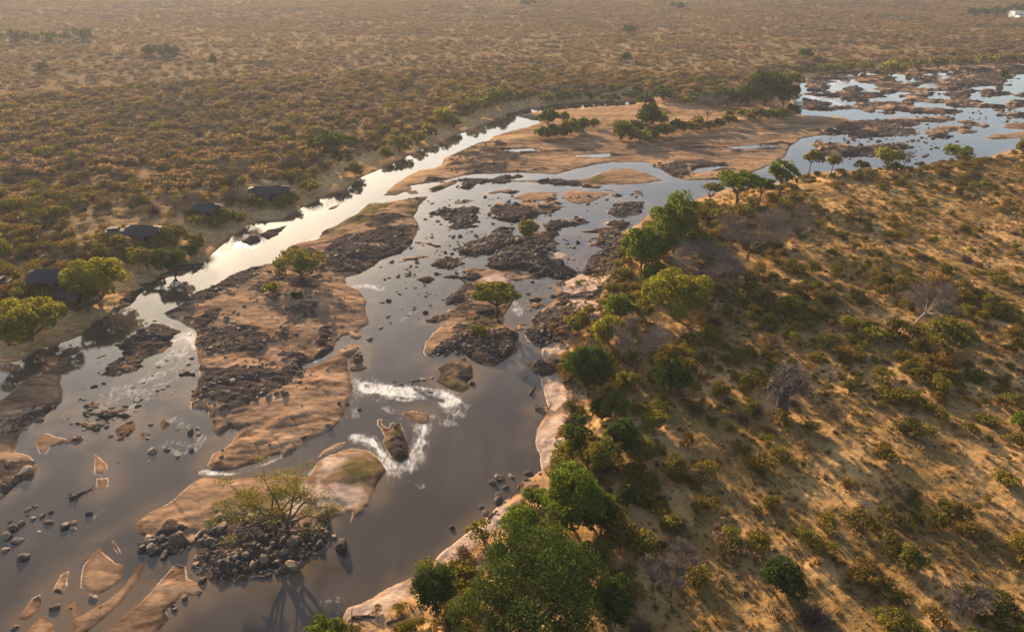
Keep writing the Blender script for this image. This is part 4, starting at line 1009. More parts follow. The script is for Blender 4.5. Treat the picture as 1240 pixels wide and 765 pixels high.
B("leafy_bush", "dark tree over the water below the second tent", 212, 334, 38, 292, M_dark, 'tree', crown_low=.08)
for a in ((60,357,26,343,M_olive,"bush in front of the nearest tent's left half"),(84,357,20,345,M_olive,"small bush in front of the nearest tent's door"),(45,346,22,330,M_olive,"bush behind the left end of the nearest tent"),(196,300,22,284,M_olive,"bush at the right end of the second tent"),(168,303,18,291,M_olive,"bush below the second tent's left half"),(240,272,24,258,M_olive,"bush at the left end of the third tent"),(262,276,22,262,M_olive,"bush in front of the third tent"),(272,266,22,250,M_olive,"bush at the right end of the third tent"),(316,252,22,238,M_yg,"small pale green bush in front of the farthest tent"),(352,248,26,230,M_olive,"bush at the right end of the farthest tent"),(303,246,22,230,M_olive,"bush at the left end of the farthest tent"),(338,252,20,240,M_olive,"low bush in front of the farthest tent's right half"),(145,300,26,280,M_olive,"bush between the nearest and the second tent"),(288,270,24,254,M_olive,"bush above the far channel between the third and the farthest tent"),(375,232,26,216,M_olive,"bush above the bank beyond the farthest tent"),(430,212,24,196,M_olive,"bush on the bank near the broad dark tree"),(240,300,26,282,M_olive,"bush on the bank below the third tent"),(232,310,26,292,M_dark,"dark bush above the water below the third tent")):
    B("leafy_bush", a[5], a[0], a[1], a[2], a[3], a[4], 'bush', crown_low=.03)
B("leafy_bush", "low dark bush left of the small round tree below the tent", 158, 312, 24, 295, M_olive, 'bush', crown_low=.08)
bare_tree("bare_tree", "big bare grey tree above the third tent", 225, 268, 48, 228, twigs=560)
bare_tree("bare_tree", "bare grey tree behind the farthest tent", 289, 232, 46, 188, twigs=560)
bare_tree("bare_tree", "dull bare tree between the third and the farthest tent", 292, 258, 32, 228, twigs=240)
for a in ((602,122,38,99,M_olive,"largest olive tree on the far bank above the narrow channel"),(573,135,30,113,M_olive,"olive tree left of the largest one on the far bank"),(537,148,32,126,M_yg,"pale green tree on the far bank where the channel widens"),(549,155,24,138,M_olive,"low tree at the foot of the pale green one"),(484,184,26,162,M_olive,"olive tree on the far bank beside the wide channel"),(520,165,24,148,M_olive,"tree between the wide channel's olive tree and the pale green one"),
          (635,116,22,103,M_olive,"small tree right of the largest olive one on the far bank"),(690,116,26,104,M_dark,"first dark tree of the row above the channel's end"),(716,114,24,103,M_dark,"second dark tree of the row above the channel's end"),(740,115,24,104,M_dark,"third dark tree of the row above the channel's end"),(765,118,24,107,M_dark,"fourth dark tree of the row above the channel's end"),(803,120,26,103,M_dark,"dark tree with a taller top behind the wooded sandbank"),(830,121,26,108,M_olive,"round tree behind the sandbank's bare tree"),
          (880,128,34,104,M_dark,"dark tree at the left of the big grove"),(905,128,34,98,M_dark,"tree before the peak of the big grove"),(925,128,44,82,M_dark,"tallest tree of the big dark grove"),(948,130,32,97,M_dark,"tree at the water end of the big grove"),(935,108,30,88,M_dark,"tree at the back of the big dark grove"),(975,72,20,58,M_dark,"single dark round tree beyond the grove"),(1079,92,30,73,M_yg,"round green tree on the far shore of the rapids"),
          (955,104,26,86,M_olive,"olive tree between the grove and the rapids"),(762,42,18,30,M_dark,"lone dark tree far out on the plain"),(757,74,18,63,M_dark,"dark bush far out below the lone dark tree"),(1214,96,8,84,M_dark,"tiny tree on the rocks of the far rapids"),(260,82,9,64,M_dark,"slim dark tree standing alone on the hazy left plain"),(53,88,16,74,M_dark,"dark tree near the left edge of the hazy plain"),
          (1000,88,22,76,M_olive,"first tree of the far shore row"),(1022,87,24,74,M_olive,"second tree of the far shore row"),(1046,86,22,74,M_olive,"third tree of the far shore row"),(1110,84,26,72,M_olive,"fifth tree of the far shore row"),(1135,83,26,68,M_olive,"sixth tree of the far shore row"),(1163,81,26,67,M_olive,"seventh tree of the far shore row"),(1190,79,26,66,M_yg,"eighth tree of the far shore row"),(1216,78,26,64,M_olive,"ninth tree of the far shore row"),(1238,76,24,64,M_olive,"last tree of the far shore row at the edge")):
    B("broadleaf_tree", a[5], a[0], a[1], a[2], a[3], a[4], crown_low=.06)
for i, (px_, py_, w_, t_) in enumerate(((182,68,22,54),(197,70,26,53),(212,69,20,56),(20,52,40,36),(60,52,40,38),(100,50,40,34),(1180,20,30,8),(1205,20,26,9),(1232,17,26,5),(640,6,20,-2),(820,10,18,3))):
    B("broadleaf_tree", ["left tree of a dark trio out on the hazy plain","middle tree of a dark trio out on the hazy plain","right tree of a dark trio out on the hazy plain","first tree of the bluish belt far out at the left","second tree of the bluish belt far out at the left","third tree of the bluish belt far out at the left","first tree of the dark belt behind the far white building","second tree of the dark belt behind the far white building","tree directly behind the far white building","dark tree at the top edge above the river","dark tree near the top edge of the plain"][i], px_, py_, w_, t_, M_dark, crown_low=.05)

# ------------------------------------------------------------------ the spreading thorn tree on its islet
def thorn_tree():
    x, y, z, wm, h, fw = tree_dims(338, 640, 138, 556)
    h = 6.8; rng = np.random.RandomState(5)
    root = tag(empty("thorn_tree", (x, y, z)), "wide sparse thorn tree with several dark limbs over the boulder heap", "tree")
    mb = MB(); V = []; F = []; off = 0
    for base, arms in (((-.5, 0, 0), 6), ((1.2, -.3, 0), 5)):
        bv = Vector(base)
        f1 = bv + Vector((-.35 if base[0] < 0 else .2, 0, 1.5))
        mb.tube([bv - Vector((0, 0, .6)), bv.lerp(f1, .5), f1], [.34, .27, .22], 7)
        for i in range(arms):
            a = (PI * .5 + (i / (arms - 1) - .5) * PI * 1.5) if base[0] < 0 else (-.3 + i * .85)
            if base[0] < 0: a += .5
            R = wm * .5 * (.55 + .4 * rng.rand()); p1 = f1 + Vector((math.cos(a) * R * .5, math.sin(a) * R * .42, h * .3))
            p2 = bv + Vector((math.cos(a) * R, math.sin(a) * R * .8, h * (.38 + .6 * rng.rand())))
            mb.tube([f1, f1.lerp(p1, .5) + Vector((0, 0, -.25)), p1, p2], [.17, .14, .11, .05], 6)
            for j in range(6):
                q = p1.lerp(p2, .25 + .75 * rng.rand()); e = q + Vector((rng.normal() * 1.7, rng.normal() * 1.7, .3 + rng.rand() * 1.0))
                mb.tube([q, q.lerp(e, .5) + Vector((0, 0, .15)), e], [.05, .035, .02], 4)
                n = 170
                d = rng.normal(size=(n, 3)); d /= np.linalg.norm(d, axis=1)[:, None]; d[:, 2] = d[:, 2] * .8
                P = np.array(e) + d * (rng.rand(n)[:, None] ** .4) * np.array([1.35, 1.35, .42]) * (.7 + .5 * rng.rand())
                v, f = leaves(P, d, .17, rng, 1.0); V.append(v); F.append(f + off); off += len(v)
    mb.build("trunk", M_bark, root, sm=True)
    obj("crown", mesh_np("crown", np.vstack(V), np.vstack(F), M_olive), root)
    LAND.append((x, y, "the spreading thorn tree", wm))
thorn_tree()

# ------------------------------------------------------------------ swollen-trunk bare tree (baobab)
def baobab():
    x, y, z, wm, h, fw = tree_dims(944, 503, 62, 432)
    rng = np.random.RandomState(11); h = 10.5
    root = tag(empty("baobab_tree", (x, y, z)), "leafless baobab with a swollen trunk and pale crooked branches", "tree")
    tr = MB(); tr.tube([(0, 0, -.5), (0, 0, .3), (.05, 0, 2.2), (0, .1, 4.0), (0, 0, 5.2), (0, 0, 5.7)], [1.45, 1.15, .9, .85, .9, .5], 16)
    t = tr.build("trunk", M_baobark, root, sm=True)
    cr = MB()
    def grow(p, d, L, r, lev):
        pts = [p]; rad = [r]; q = p; dd = d
        for i in range(3):
            dd = (dd + Vector(rng.normal(size=3)) * .33 + Vector((0, 0, .05))).normalized(); q = q + dd * L / 3; pts.append(q); rad.append(r * (1 - .22 * (i + 1)))
        cr.tube(pts, rad, 6 if lev < 2 else 4)
        if lev < 4:
            for k in range(4 if lev < 2 else 3):
                grow(pts[rng.randint(1, 4)], (dd + Vector(rng.normal(size=3)) * .85).normalized(), L * .66, r * .56, lev + 1)
    for i in range(9):
        a = i * 2.4; el = -.05 + .95 * rng.rand()
        d = Vector((math.cos(a) * math.cos(el), math.sin(a) * math.cos(el), math.sin(el)))
        grow(Vector((math.cos(a) * .8, math.sin(a) * .8, 4.7 + .5 * rng.rand())), d, 2.4 + rng.rand() * .8, .34, 0)
    cr.build("crown", M_baobr, root, sm=True)
    LAND.append((x, y, "the baobab", wm))
baobab()

# ------------------------------------------------------------------ safari tents on the left bank
M_canvas = solid("slate_canvas", (.022, .025, .032), (.036, .039, .047), 1.0, .6, .2)
M_wallc = solid("tan_canvas", (.14, .105, .07), (.20, .15, .10), 1.5)
M_wood = solid("deck_timber", (.12, .075, .045), (.20, .13, .08), 3.0)
M_white = solid("white_paint", (.68, .64, .58), (.78, .74, .68), 1.0)
M_conc = solid("grey_concrete", (.20, .19, .18), (.30, .29, .27), 1.0)
def tent(px, py, rz, label, L=11.0, wd=6.0, lamp=False):
    x, y, z = G(px, py)
    root = tag(empty("safari_tent", (x, y, z + .15), rz), label, "tent", "safari tents hidden in the bush above the left bank")
    MB().box((0, 0, .45), (L + .6, wd + 1.4, .14)).build("deck", M_wood, root)
    for sx in (-1, 0, 1):
        for sy in (-1, 1):
            MB().tube([(sx * L * .46, sy * wd * .5, -.8), (sx * L * .46, sy * wd * .5, 2.7)], [.07, .06], 6).build("pole", M_wood, root)
    w_ = MB().box((-L * .08, .3, 1.55), (L * .66, wd * .56, 2.1)).build("wall", M_wallc, root)
    MB().box((-L * .08 + 1.4, .3 - wd * .28 - .03, 1.45), (1.3, .05, 1.8)).build("door", M_canvas, w_)
    for k in (-1, 1):
        MB().box((-L * .08 + k * 2.6, .3 - wd * .28 - .03, 1.7), (1.0, .05, .8)).build("window", M_canvas, w_)
    # sagging ridge roof with hipped ends, double skin
    mb = MB(); nu, nv = 12, 10
    for s in (0, 1):
        b = len(mb.v)
        for i in range(nu + 1):
            u = -1 + 2 * i / nu
            for j in range(nv + 1):
                v = -1 + 2 * j / nv
                hh = 2.55 + 1.75 * (1 - abs(v) ** 1.15) * (1 - .12 * u * u) - .25 * max(0, abs(u) - .8) * 5 * (1 - abs(v)) - s * .06
                mb.v.append((u * L * .53, v * (wd * .62), hh))
        for i in range(nu):
            for j in range(nv):
                q_ = [b + i * (nv + 1) + j, b + (i + 1) * (nv + 1) + j, b + (i + 1) * (nv + 1) + j + 1, b + i * (nv + 1) + j + 1]
                mb.f.append(q_ if s == 0 else q_[::-1])
    rf = mb.build("roof", M_canvas, root, sm=True)
    MB().tube([(-L * .5, 0, 4.20), (0, 0, 4.36), (L * .5, 0, 4.24)], [.05, .05, .05], 6).build("ridge_pole", M_wood, rf)
    r_ = MB()
    r_.box((0, -wd * .5 - .62, 1.4), (L + .4, .08, .08)); r_.box((0, -wd * .5 - .62, .98), (L + .4, .05, .05))
    for k in range(9): r_.box((-L * .5 + k * L / 8, -wd * .5 - .62, .95), (.07, .07, .85))
    r_.build("railing", M_wood, root)
    LAND.append((x, y, "the " + label.split(",")[0], 10))
tent(70, 346, .05, "nearest tent, its slate roof half hidden by a yellow-green tree", 9.5, 5.4)
tent(98, 369, -.5, "small lower tent beside the river, under the yellow-green tree", 6.5, 4.5)
tent(178, 291, -.08, "second tent, with a short slate roof beside olive trees", 8.4, 5)
tent(254, 263, -.25, "third tent, mostly hidden below a bare grey tree", 8.0, 5)
tent(328, 239, .15, "farthest tent, a long slate roof with a pale front", 11.5, 5)

def boxy(name, label, cat, px, py, dims, rz=0):
    x, y, z = G(px, py)
    root = tag(empty(name, (x, y, z), rz), label, cat)
    L, Wd, hh = dims
    w_ = MB().box((0, 0, hh / 2), (L, Wd, hh)).build("wall", M_white, root)
    MB().box((0, 0, hh + .2), (L * 1.05, Wd * 1.1, .35)).build("roof", M_conc, root)
    for k in (-.3, .0, .3):
        MB().box((k * L, -Wd / 2 - .03, hh * .55), (L * .12, .06, hh * .3)).build("window", M_canvas, w_)
boxy("white_building", "small white building far off in trees at the top right corner", "building", 1229, 22, (9, 9, 6))
boxy("white_building", "low white building running off the right edge beside the small one", "building", 1240, 23, (16, 8, 3.2))
boxy("utility_hut", "small pale-roofed hut at the water end of the wooded sandbank", "hut", 964, 133, (4.5, 3, 3.4))
def vehicle(px, py, rz, label):
    x, y, z = G(px, py)
    root = tag(empty("parked_vehicle", (x, y, z), rz), label, "vehicle")
    MB().box((0, 0, .85), (4.4, 1.8, .8)).build("body", M_wallc, root)
    cb = MB().box((-.3, 0, 1.6), (2.6, 1.6, .7)).build("cabin", M_canvas, root)
    MB().box((-.3, 0, 1.99), (2.4, 1.5, .08)).build("roof", M_wallc, cb)
    for sx in (-1.4, 1.4):
        for sy in (-.85, .85):
            MB().tube([(sx, sy - .12, .4), (sx, sy + .12, .4)], [.42, .42], 12).build("wheel", M_canvas, root)
vehicle(141, 285, .2, "pale vehicle in the bush left of the second tent")
vehicle(2, 346, .1, "pale vehicle at the left edge near the nearest tent")

# dark stump, fallen timber and stranded branches
def stump(px, py, label):
    x, y, z = G(px, py)
    mb = MB().tube([(0, 0, -.2), (0, 0, 1.0), (.1, 0, 1.9), (.15, .05, 2.4)], [.32, .24, .2, .08], 8).tube([(0, 0, 1.2), (.4, 0, 1.7), (.5, 0, 2.0)], [.12, .09, .04], 6)
    tag(mb.build("tree_stump", M_bark, None, (x, y, z), True), label, "stump")
stump(967.5, 258, "dark upright stump in the clearing near the flat-topped row")
def log(px, py, L, rz, label, seed, branchy=True, m=M_bark):
    x, y, z = G(px, py); rng = np.random.RandomState(seed); mb = MB()
    pts = [Vector((t * L, math.sin(t * 4) * L * .05, .15 + .1 * math.sin(t * 6))) for t in (0, .25, .5, .75, 1)]
    mb.tube(pts, [.22, .2, .16, .11, .05], 7)
    if branchy:
        for i in range(9):
            p = pts[rng.randint(0, 5)]; d = Vector(rng.normal(size=3)); d.z = abs(d.z) * .6; d.normalize(); e = p + d * L * (.15 + .2 * rng.rand())
            mb.tube([p, p.lerp(e, .5) + Vector((0, 0, .1)), e], [.08, .06, .02], 5)
    o = mb.build("fallen_log", m, None, (x, y, max(z, 0)), True); o.rotation_euler = (0, 0, rz)
    tag(o, label, "log")
log(426, 748, 6.5, -.12, "dark fallen branch lying on the near corner of the pale beach", 3)
log(468, 755, 6.0, .12, "long thin fallen trunk across the near end of the pale beach", 4, False)
log(592, 628, 1.8, .9, "small stranded branch at the waterline of the pale beach", 5)
log(648, 496, 4.5, -.15, "dark snag reaching over the water below the pale slab", 6)
log(642, 478, 2.2, 1.2, "thin dark branch sticking out of the shaded water", 7)
log(238, 652, 2.4, 1.3, "pale dead branch among the boulders left of the thorn tree", 8, True, M_pale)
log(1014, 390, 4.0, .3, "pale dead branch lying in the shaded thicket", 9, True, M_pale)
log(85, 605, 3.0, .9, "thin branch caught in the shallow water", 10)

# ------------------------------------------------------------------ boulders
rk = []
ROCKZ.append((MID, .035, .3, 1.0)); ROCKZ.append(([(500,228),(536,205),(592,171),(700,175),(780,190),(860,175),(985,150),(1000,168),(960,180),(950,200),(872,222),(800,212),(700,210)], .012, .3, .9))
def add_rocks(pts, dens, s0, s1, inwater, seed):
    rng = np.random.RandomState(seed); P = poly(pts)
    x, y = sample_poly(P, dens * 1.9, rng)
    kk = rng.rand(len(x)) < np.clip(.75 + 2.6 * fbm(x / 5, y / 5, 3, 66), .1, 1); x, y = x[kk], y[kk]
    x = x + rng.normal(size=len(x)) * 1.1; y = y + rng.normal(size=len(x)) * .9
    if len(x) == 0: return
    s = s0 * .8 + (s1 * 1.15 - s0 * .8) * rng.rand(len(x)) ** 3.0
    z = height(x, y); r = np.hypot(x, y)
    if inwater:
        ok = np.ones(len(x), bool); z = np.maximum(z, -.1)
    else:
        ok = (z > -.25); z = np.maximum(z, -.08)
        pm = look(palem, x, y); sm_ = 0
        ok &= pm < .5
    for i in np.nonzero(ok)[0]:
        rk.append((x[i], y[i], z[i] - .05 * s[i], s[i] * (.62 + .2 * rng.rand()), rng.rand() * 2 * PI, rng.normal() * .2, rng.normal() * .2))
for i, zc in enumerate(ROCKZ): add_rocks(zc[0], zc[1], zc[2], zc[3], False, 300 + i)
for i, zc in enumerate(WATERROCKS): add_rocks(zc[0], zc[1] * (2.1 if zc[1] < .2 else 1.2), zc[2], zc[3], True, 400 + i)
# boulders that stand out one by one: px, py, width px
for px_, py_, w_ in ((414,663,26),(34,571,24),(355,684,22),(342,690,18),(604,578,15),(597,585,12),(640,573,12),(547,639,8),(583,614,9),(495,333,10),(471,364,9),(469,384,6),(515,378,10),(518,388,7),(644,341,8),(640,356,8),(232,546,11),(184,547,13),(202,544,8),(215,553,9),(230,524,15),(152,492,8),(398,410,7),(447,411,10),(433,437,12),(437,432,8),(435,496,6),(18,760,12),(68,735,16),(224,724,12),(212,738,10),(172,664,14),(184,665,22),(214,655,26),(200,672,14),(572,465,9),(636,456,8),(30,674,16),(24,678,10),(78,637,16),(90,632,9),(108,622,12),(8,650,16),(16,640,14),(26,634,11),(40,628,9),(52,624,10),(62,620,9),(700,294,8),(695,300,6),(714,292,7),(866,500,7),(876,505,5),(808,602,16),(903,720,12),(874,700,11),(762,660,8),(391,625,20),(397,640,14),(404,650,9),(642,690,0)):
    if w_ < 1: continue
    x, y, z = G(px_, py_); _, _, fw = to_px(x, y, z)
    s = w_ * fw / FPX / 2
    rk.append((x, y, max(z, -.05) + s * .12, s, random.random() * 6, random.gauss(0, .15), random.gauss(0, .15)))
rk = np.array(rk)
ppx, ppy, pfw = to_px(rk[:, 0], rk[:, 1], rk[:, 2])
shown = rk[:, 3] * FPX / pfw
infr = (ppx > 2) & (ppx < 1238) & (ppy > 2) & (ppy < 763)
order = np.argsort(-(shown * infr))
LANDR = [(a, b, c, d) for a, b, c, d in LAND]
def lm(px_, py_, s):
    x, y, _ = G(px_, py_); return (x, y, s, 6)
RLM = [lm(300, 665, "the boulder heap below the thorn tree"), lm(214, 660, "the dark stones tipping the boulder islet"), lm(35, 635, "the stone row near the left edge"), lm(88, 634, "the short stone row near the left edge"), lm(120, 502, "the stone chain across the left shallows"), lm(186, 482, "the tight stone cluster in the left rapids"), lm(122, 690, "the leaf-shaped sandbar"), lm(225, 540, "the stones beside the big sand slab"), lm(565, 425, "the black rocks under the flat-topped tree"), lm(640, 320, "the large black pile in mid river"), lm(720, 330, "the rocky right shore"), lm(670, 450, "the pale slab on the right shore"), lm(625, 595, "the boulders where the pale beach narrows"), lm(440, 305, "the dark upstream end of the long sandbar"), lm(290, 440, "the rocky waist of the long sandbar"), lm(170, 425, "the ledges of the left rapids"), lm(500, 345, "the scattered rocks in the central channel"), lm(418, 660, "the big lone boulder off the heap"), lm(34, 571, "the large grey boulder on the left sand"), lm(50, 530, "the brown hummock by the left bank"), lm(215, 735, "the broad flat sandbar at the bottom"), lm(430, 430, "the little inlet of the long sandbar"), lm(870, 505, "the slope near the baobab"), lm(890, 710, "the lower dry slope"), lm(160, 360, "the stony foot of the left bank"), lm(560, 255, "the leaf-shaped rocky bar")]
def label_by_landmark(items, lms, fmt):
    """items: list of (x, y, obj, adj); each gets its nearest landmark, a side and a rank"""
    A = np.array([(l[0], l[1]) for l in lms]); buckets = {}
    for x, y, o, adj in items:
        d = np.hypot(A[:, 0] - x, A[:, 1] - y); k = int(d.argmin())
        sd = side_of(x - A[k, 0], y - A[k, 1])
        buckets.setdefault((k, sd, adj), []).append((d[k], o))
    for (k, sd, adj), L in buckets.items():
        L.sort(key=lambda t: t[0])
        for i, (_, o) in enumerate(L):
            o['label'] = fmt(adj, sd, lms[k][2], i, len(L))
its = []
NIND = 290
for n_, i in enumerate(order[:NIND]):
    r = rk[i]
    o = obj("boulder", ROCK[n_ % len(ROCK)], None, (r[0], r[1], r[2])); o.rotation_euler = (r[5], r[6], r[4]); o.scale = (r[3],) * 3
    tag(o, None, "boulder", "boulders in and beside the river")
    adj = "big" if shown[i] > 7 else "middling" if shown[i] > 4.2 else "smaller"
    its.append((r[0], r[1], o, adj))
label_by_landmark(its, RLM, lambda adj, sd, l, i, n: "%s boulder %s %s" % (adj, sd, l) if n == 1 else "%s boulder, %s %s %s" % (adj, ordinal(i), sd, l))
rest = order[NIND:]
rr = rk[rest]
rot = np.stack([rr[:, 5], rr[:, 6], rr[:, 4]], 1); scl = np.repeat(rr[:, 3:4], 3, 1)
scatter_object("rubble", "countless dark stones strewn over the bars and shallows", rr[:, :3], rot, scl, R0.randint(0, 9, len(rr)), ROCK)
# small stones everywhere in the rock zones
small = []
for i, zc in enumerate(ROCKZ):
    P = poly(zc[0]); x, y = sample_poly(P, 2.2 * zc[1], np.random.RandomState(500 + i))
    if len(x) > 6000: x, y = x[:6000], y[:6000]
    z = height(x, y); ok = (z > -.1) & (look(palem, x, y) < .5)
    small.append(np.stack([x[ok], y[ok], np.maximum(z[ok], 0)], 1))
x, y = sample_poly(poly([(760,330),(1000,260),(1300,260),(1500,760),(1300,900),(700,900),(700,640)]), .10, np.random.RandomState(9)); kk = fbm(x / 14, y / 14, 3, 5) > .02
small.append(np.stack([x[kk], y[kk], height(x[kk], y[kk])], 1))
xs = np.concatenate(small)
scatter_object("pebbles", "small stones filling the gaps between the boulders", xs, R0.rand(len(xs), 3) * 6.28, np.repeat(.12 + .26 * R0.rand(len(xs), 1) ** 1.6, 3, 1), R0.randint(0, 6, len(xs)), ROCKS_LOW)

# ------------------------------------------------------------------ shrubs
def keepers(x, y, dens_noise, thr):
    return fbm(x / 16, y / 16, 4, dens_noise) > thr
rng = np.random.RandomState(77)
A_ = np.radians(rng.uniform(-46, 50, 60000)); Rr = rng.uniform(35 ** 2, 520 ** 2, 60000) ** .5
x = Rr * np.sin(A_); y = Rr * np.cos(A_)
sR_ = look(sR, x, y); ok = sR_ > 2.5
p = .25 + 1.3 * (fbm(x / 18, y / 18, 4, 83) + .12)
ok &= rng.rand(len(x)) < np.clip(p, .06, 1) * np.where((look(Y * 1.0, x, y) > 170) & (x > 60), .75, 1.0) * np.where(sR_ < 22, 1.35, 1.0)
x, y = x[ok], y[ok]
s = .5 + 2.6 * rng.rand(len(x)) ** 2.1
s *= np.where(look(sR, x, y) < 22, 1.15, 1)
u0, v0, _ = to_px(x, y, height(x, y))
s = np.where((v0 < 330) & (u0 > 960), s * .72, s)
kind_ = np.where(rng.rand(len(x)) < .18, 1, 0)
# the dense thicket in the shade right of the yellow-green tree
thick = in_poly([(840,330),(900,310),(960,330),(1010,400),(1000,440),(900,440),(840,400)], x, y)
right = np.stack([x, y, height(x, y), s, rng.rand(len(x)) * 6.28, kind_], 1)
xt, yt = sample_poly(poly([(845,335),(900,315),(950,325),(1010,385),(1010,425),(960,430),(880,410)]), .09, rng)
st_ = .9 + 1.2 * rng.rand(len(xt))
right = np.vstack([right, np.stack([xt, yt, height(xt, yt), st_, rng.rand(len(xt)) * 6.28, np.zeros(len(xt))], 1)])
xb, yb = sample_poly(poly([(690,480),(740,500),(780,600),(760,680),(740,690),(700,640),(668,560),(690,540)]), .13, rng)
sb = .8 + 1.1 * rng.rand(len(xb))
xc, yc = sample_poly(poly([(770,300),(845,250),(960,240),(985,300),(900,330),(800,330),(770,420),(720,440),(715,400),(745,345)]), .05, rng)
xb = np.concatenate([xb, xc]); yb = np.concatenate([yb, yc])
sb = .8 + 1.3 * rng.rand(len(xb))
right = np.vstack([right, np.stack([xb, yb, height(xb, yb), sb, rng.rand(len(xb)) * 6.28, np.zeros(len(xb))], 1)])
def clear_of_trees(P, f=.32):
    A = np.array([(l[0], l[1], l[3]) for l in LAND])
    d = np.full(len(P), 1e9)
    for a in A: d = np.minimum(d, np.hypot(P[:, 0] - a[0], P[:, 1] - a[1]) - a[2] * f)
    return P[d > 0]
shoreP = [(676,346),(716,311),(728,285),(745,280),(768,296),(768,320),(745,345),(722,370),(702,395),(690,425),(672,470),(660,430),(645,415),(638,404),(646,396),(650,382),(674,372)]
right = right[~(in_poly(shoreP, right[:, 0], right[:, 1]) & (rng.rand(len(right)) < .93))]
right = clear_of_trees(right)
# left bank within reach of the eye
A_ = np.radians(rng.uniform(-46, 46, 90000)); Rr = rng.uniform(110 ** 2, 420 ** 2, 90000) ** .5
x = Rr * np.sin(A_); y = Rr * np.cos(A_)
lc = (look(sL, x, y) > 12) & (look(flat, x, y) < .2) & (look(midlow, x, y) < .3) & (look(sR, x, y) < -30)
x, y = x[lc], y[lc]
p = .55 + 1.2 * fbm(x / 22, y / 22, 4, 13)
k = rng.rand(len(x)) < np.clip(p, .12, 1) * .60
x, y = x[k], y[k]
s = .9 + 2.9 * rng.rand(len(x)) ** 2.3
left = clear_of_trees(np.stack([x, y, height(x, y), s, rng.rand(len(x)) * 6.28, np.where(rng.rand(len(x)) < .3, 1, 0)], 1))
# keep the tents' fronts and the vehicles clear
def clear_box(P, pts):
    return P[~in_poly(pts, P[:, 0], P[:, 1])]
for pts in ([(55,348),(90,348),(90,353),(55,353)], [(162,294),(195,294),(195,299),(162,299)], [(310,240),(348,238),(348,245),(310,247)], [(70,340),(45,340),(42,348),(95,348)], [(157,284),(200,284),(200,296),(157,296)], [(303,232),(352,230),(352,242),(303,244)], [(138,280),(156,280),(156,290),(138,290)]):
    left = clear_box(left, pts)
allb = np.vstack([right, left])
u, v, fw = to_px(allb[:, 0], allb[:, 1], allb[:, 2])
size_px = allb[:, 3] * FPX / fw
inf_ = (u > 3) & (u < 1237) & (v > 5) & (v < 762)
isright = np.arange(len(allb)) < len(right)
order = np.argsort(-(size_px * inf_))
NSH = 290
BCOL = ["olive", "brownish", "green", "straw-coloured"]
its = []
for n_, i in enumerate(order[:NSH]):
    b = allb[i]; dry = b[5] > .5
    nm = "dry_bush" if dry else "shrub"
    me_ = (DRYB if dry else BUSH)[n_ % (len(DRYB) if dry else len(BUSH))]
    root = empty(nm, (b[0], b[1], b[2] - .03), b[4], b[3])
    root.scale = (b[3], b[3] * (.85 + .25 * rng.rand()), b[3] * (.75 + .35 * rng.rand()))
    tag(root, None, "bush" if dry else "shrub", "shrubs dotted over the dry slope")
    obj("foliage", me_, root); obj("stem", STEM[n_ % 4], root)
    adj = ("large " if size_px[i] > 17 else "medium " if size_px[i] > 12.5 else "small ") + ("dry twiggy bush" if dry else "leafy shrub")
    its.append((b[0], b[1], root, adj))
SLM = [(a, b, c.rstrip(".") if len(c.split()) < 9 else "the " + " ".join(c.split()[1:6]), d) for a, b, c, d in LAND if c.startswith("the ")]
SLM += [lm(880, 560, "the open sand below the baobab"), lm(1000, 600, "the middle of the dry slope"), lm(1040, 700, "the bottom of the dry slope"), lm(1200, 620, "the sunlit slope at the edge"), lm(1180, 330, "the striped sunlit sand"), lm(1060, 300, "the sandy flat above the leaning tree"), lm(1210, 440, "the ridge at the edge of the photo"), lm(900, 640, "the shaded dip in the lower slope"), lm(1060, 500, "the grassy patch beyond the baobab")]
label_by_landmark(its, SLM, lambda adj, sd, l, i, n: "%s %s %s" % (adj, sd, l) if n == 1 else "%s, %s %s %s" % (adj, ordinal(i), sd, l))
def scatter_bushes(name, label, P, protos, hz=1.0):
    n = len(P)
    rot = np.stack([np.zeros(n), np.zeros(n), P[:, 4]], 1); sc_ = np.stack([P[:, 3], P[:, 3] * (.85 + .3 * R0.rand(n)), P[:, 3] * (.7 + .45 * R0.rand(n)) * hz], 1)
    return scatter_object(name, label, P[:, :3], rot, sc_, (R0.randint(0, len(protos), n)), protos)
rest = order[NSH:]
rest = rest[(u[rest] > -250) & (u[rest] < 1500)]
rs_ = allb[rest]; rr_ = isright[rest]
green_ = rs_[:, 5] < .5
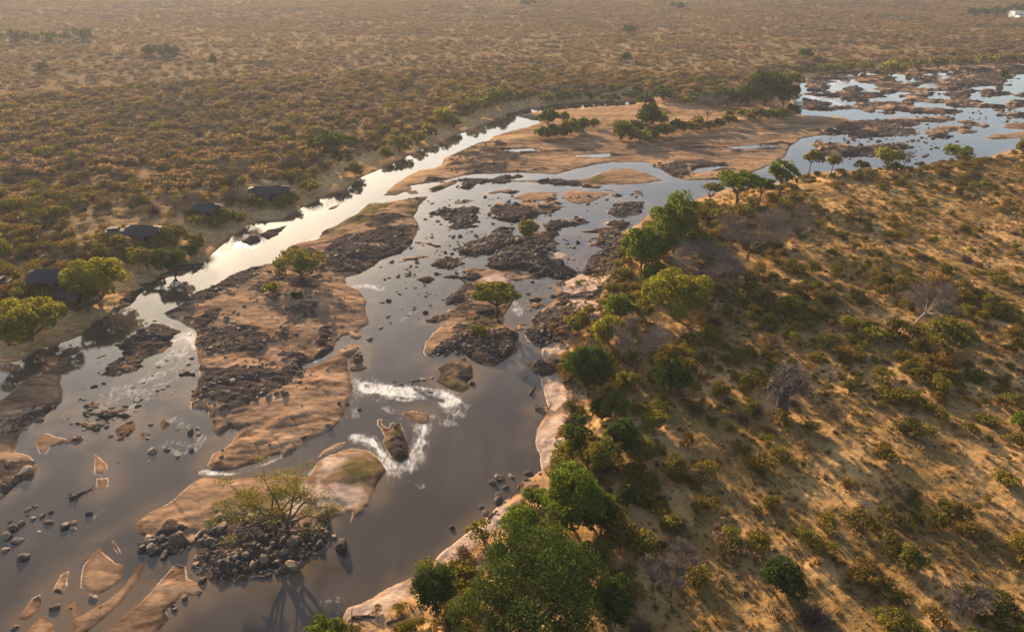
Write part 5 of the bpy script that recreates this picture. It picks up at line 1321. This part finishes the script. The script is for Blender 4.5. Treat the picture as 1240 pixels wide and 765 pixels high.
scatter_bushes("low_scrub", "low scrub and saplings covering the dry right bank", rs_[rr_ & green_], BUSH)
scatter_bushes("dry_scrub", "dry leafless scrub on both banks", rs_[~green_], DRYB)
scatter_bushes("thicket", "olive thicket covering the left bank behind the tents", rs_[(~rr_) & green_], FARB + BUSH[:3])
# far plain
A_ = np.radians(rng.uniform(-44, 44, 300000)); Rr = rng.uniform(300 ** 2, 1900 ** 2, 300000) ** .5
x = Rr * np.sin(A_); y = Rr * np.cos(A_)
k = (look(sL, x, y) > 6) & (look(flat, x, y) < .2) & (look(midlow, x, y) < .3) & ((Rr > 415) | (rng.rand(len(x)) < .0))
x, y, Rr = x[k], y[k], Rr[k]
p = .50 + 1.9 * fbm(x / 45, y / 30, 5, 44) + .25 * smooth(420, 700, Rr)
k = rng.rand(len(x)) < np.clip(p, .35, 1)
x, y, Rr = x[k], y[k], Rr[k]
s = (1.0 + 3.0 * rng.rand(len(x)) ** 2.6) * (1 + .25 * np.clip((Rr - 400) / 1000, 0, 1))
s *= 1 + .55 * smooth(45, 5, look(sL, x, y))
near_w = smooth(45, 5, look(sL, x, y))
farp = np.stack([x, y, height(x, y) - .05, s, rng.rand(len(x)) * 6.28, np.zeros(len(x))], 1)
scatter_bushes("distant_scrub", "endless brown and olive scrub covering the plain to the horizon", farp, FARB, .62)
# dry grass
A_ = np.radians(rng.uniform(-40, 50, 90000)); Rr = rng.uniform(45 ** 2, 330 ** 2, 90000) ** .5
x = Rr * np.sin(A_); y = Rr * np.cos(A_)
k = (look(sR, x, y) > 3.5) & (rng.rand(len(x)) < np.clip(.6 + 2.4 * fbm(x / 9, y / 9, 4, 63), .06, 1))
x, y = x[k], y[k]
gz = np.stack([x, y, height(x, y), .28 + .5 * rng.rand(len(x)), rng.rand(len(x)) * 6.28, np.zeros(len(x))], 1)
scatter_bushes("dry_grass", "tufts of dry straw-coloured grass between the shrubs", gz, TUFT)
print("rocks", len(rk), "small", len(xs), "shrubs", len(allb), "far", len(farp), "grass", len(gz), "grid", nr, nc)
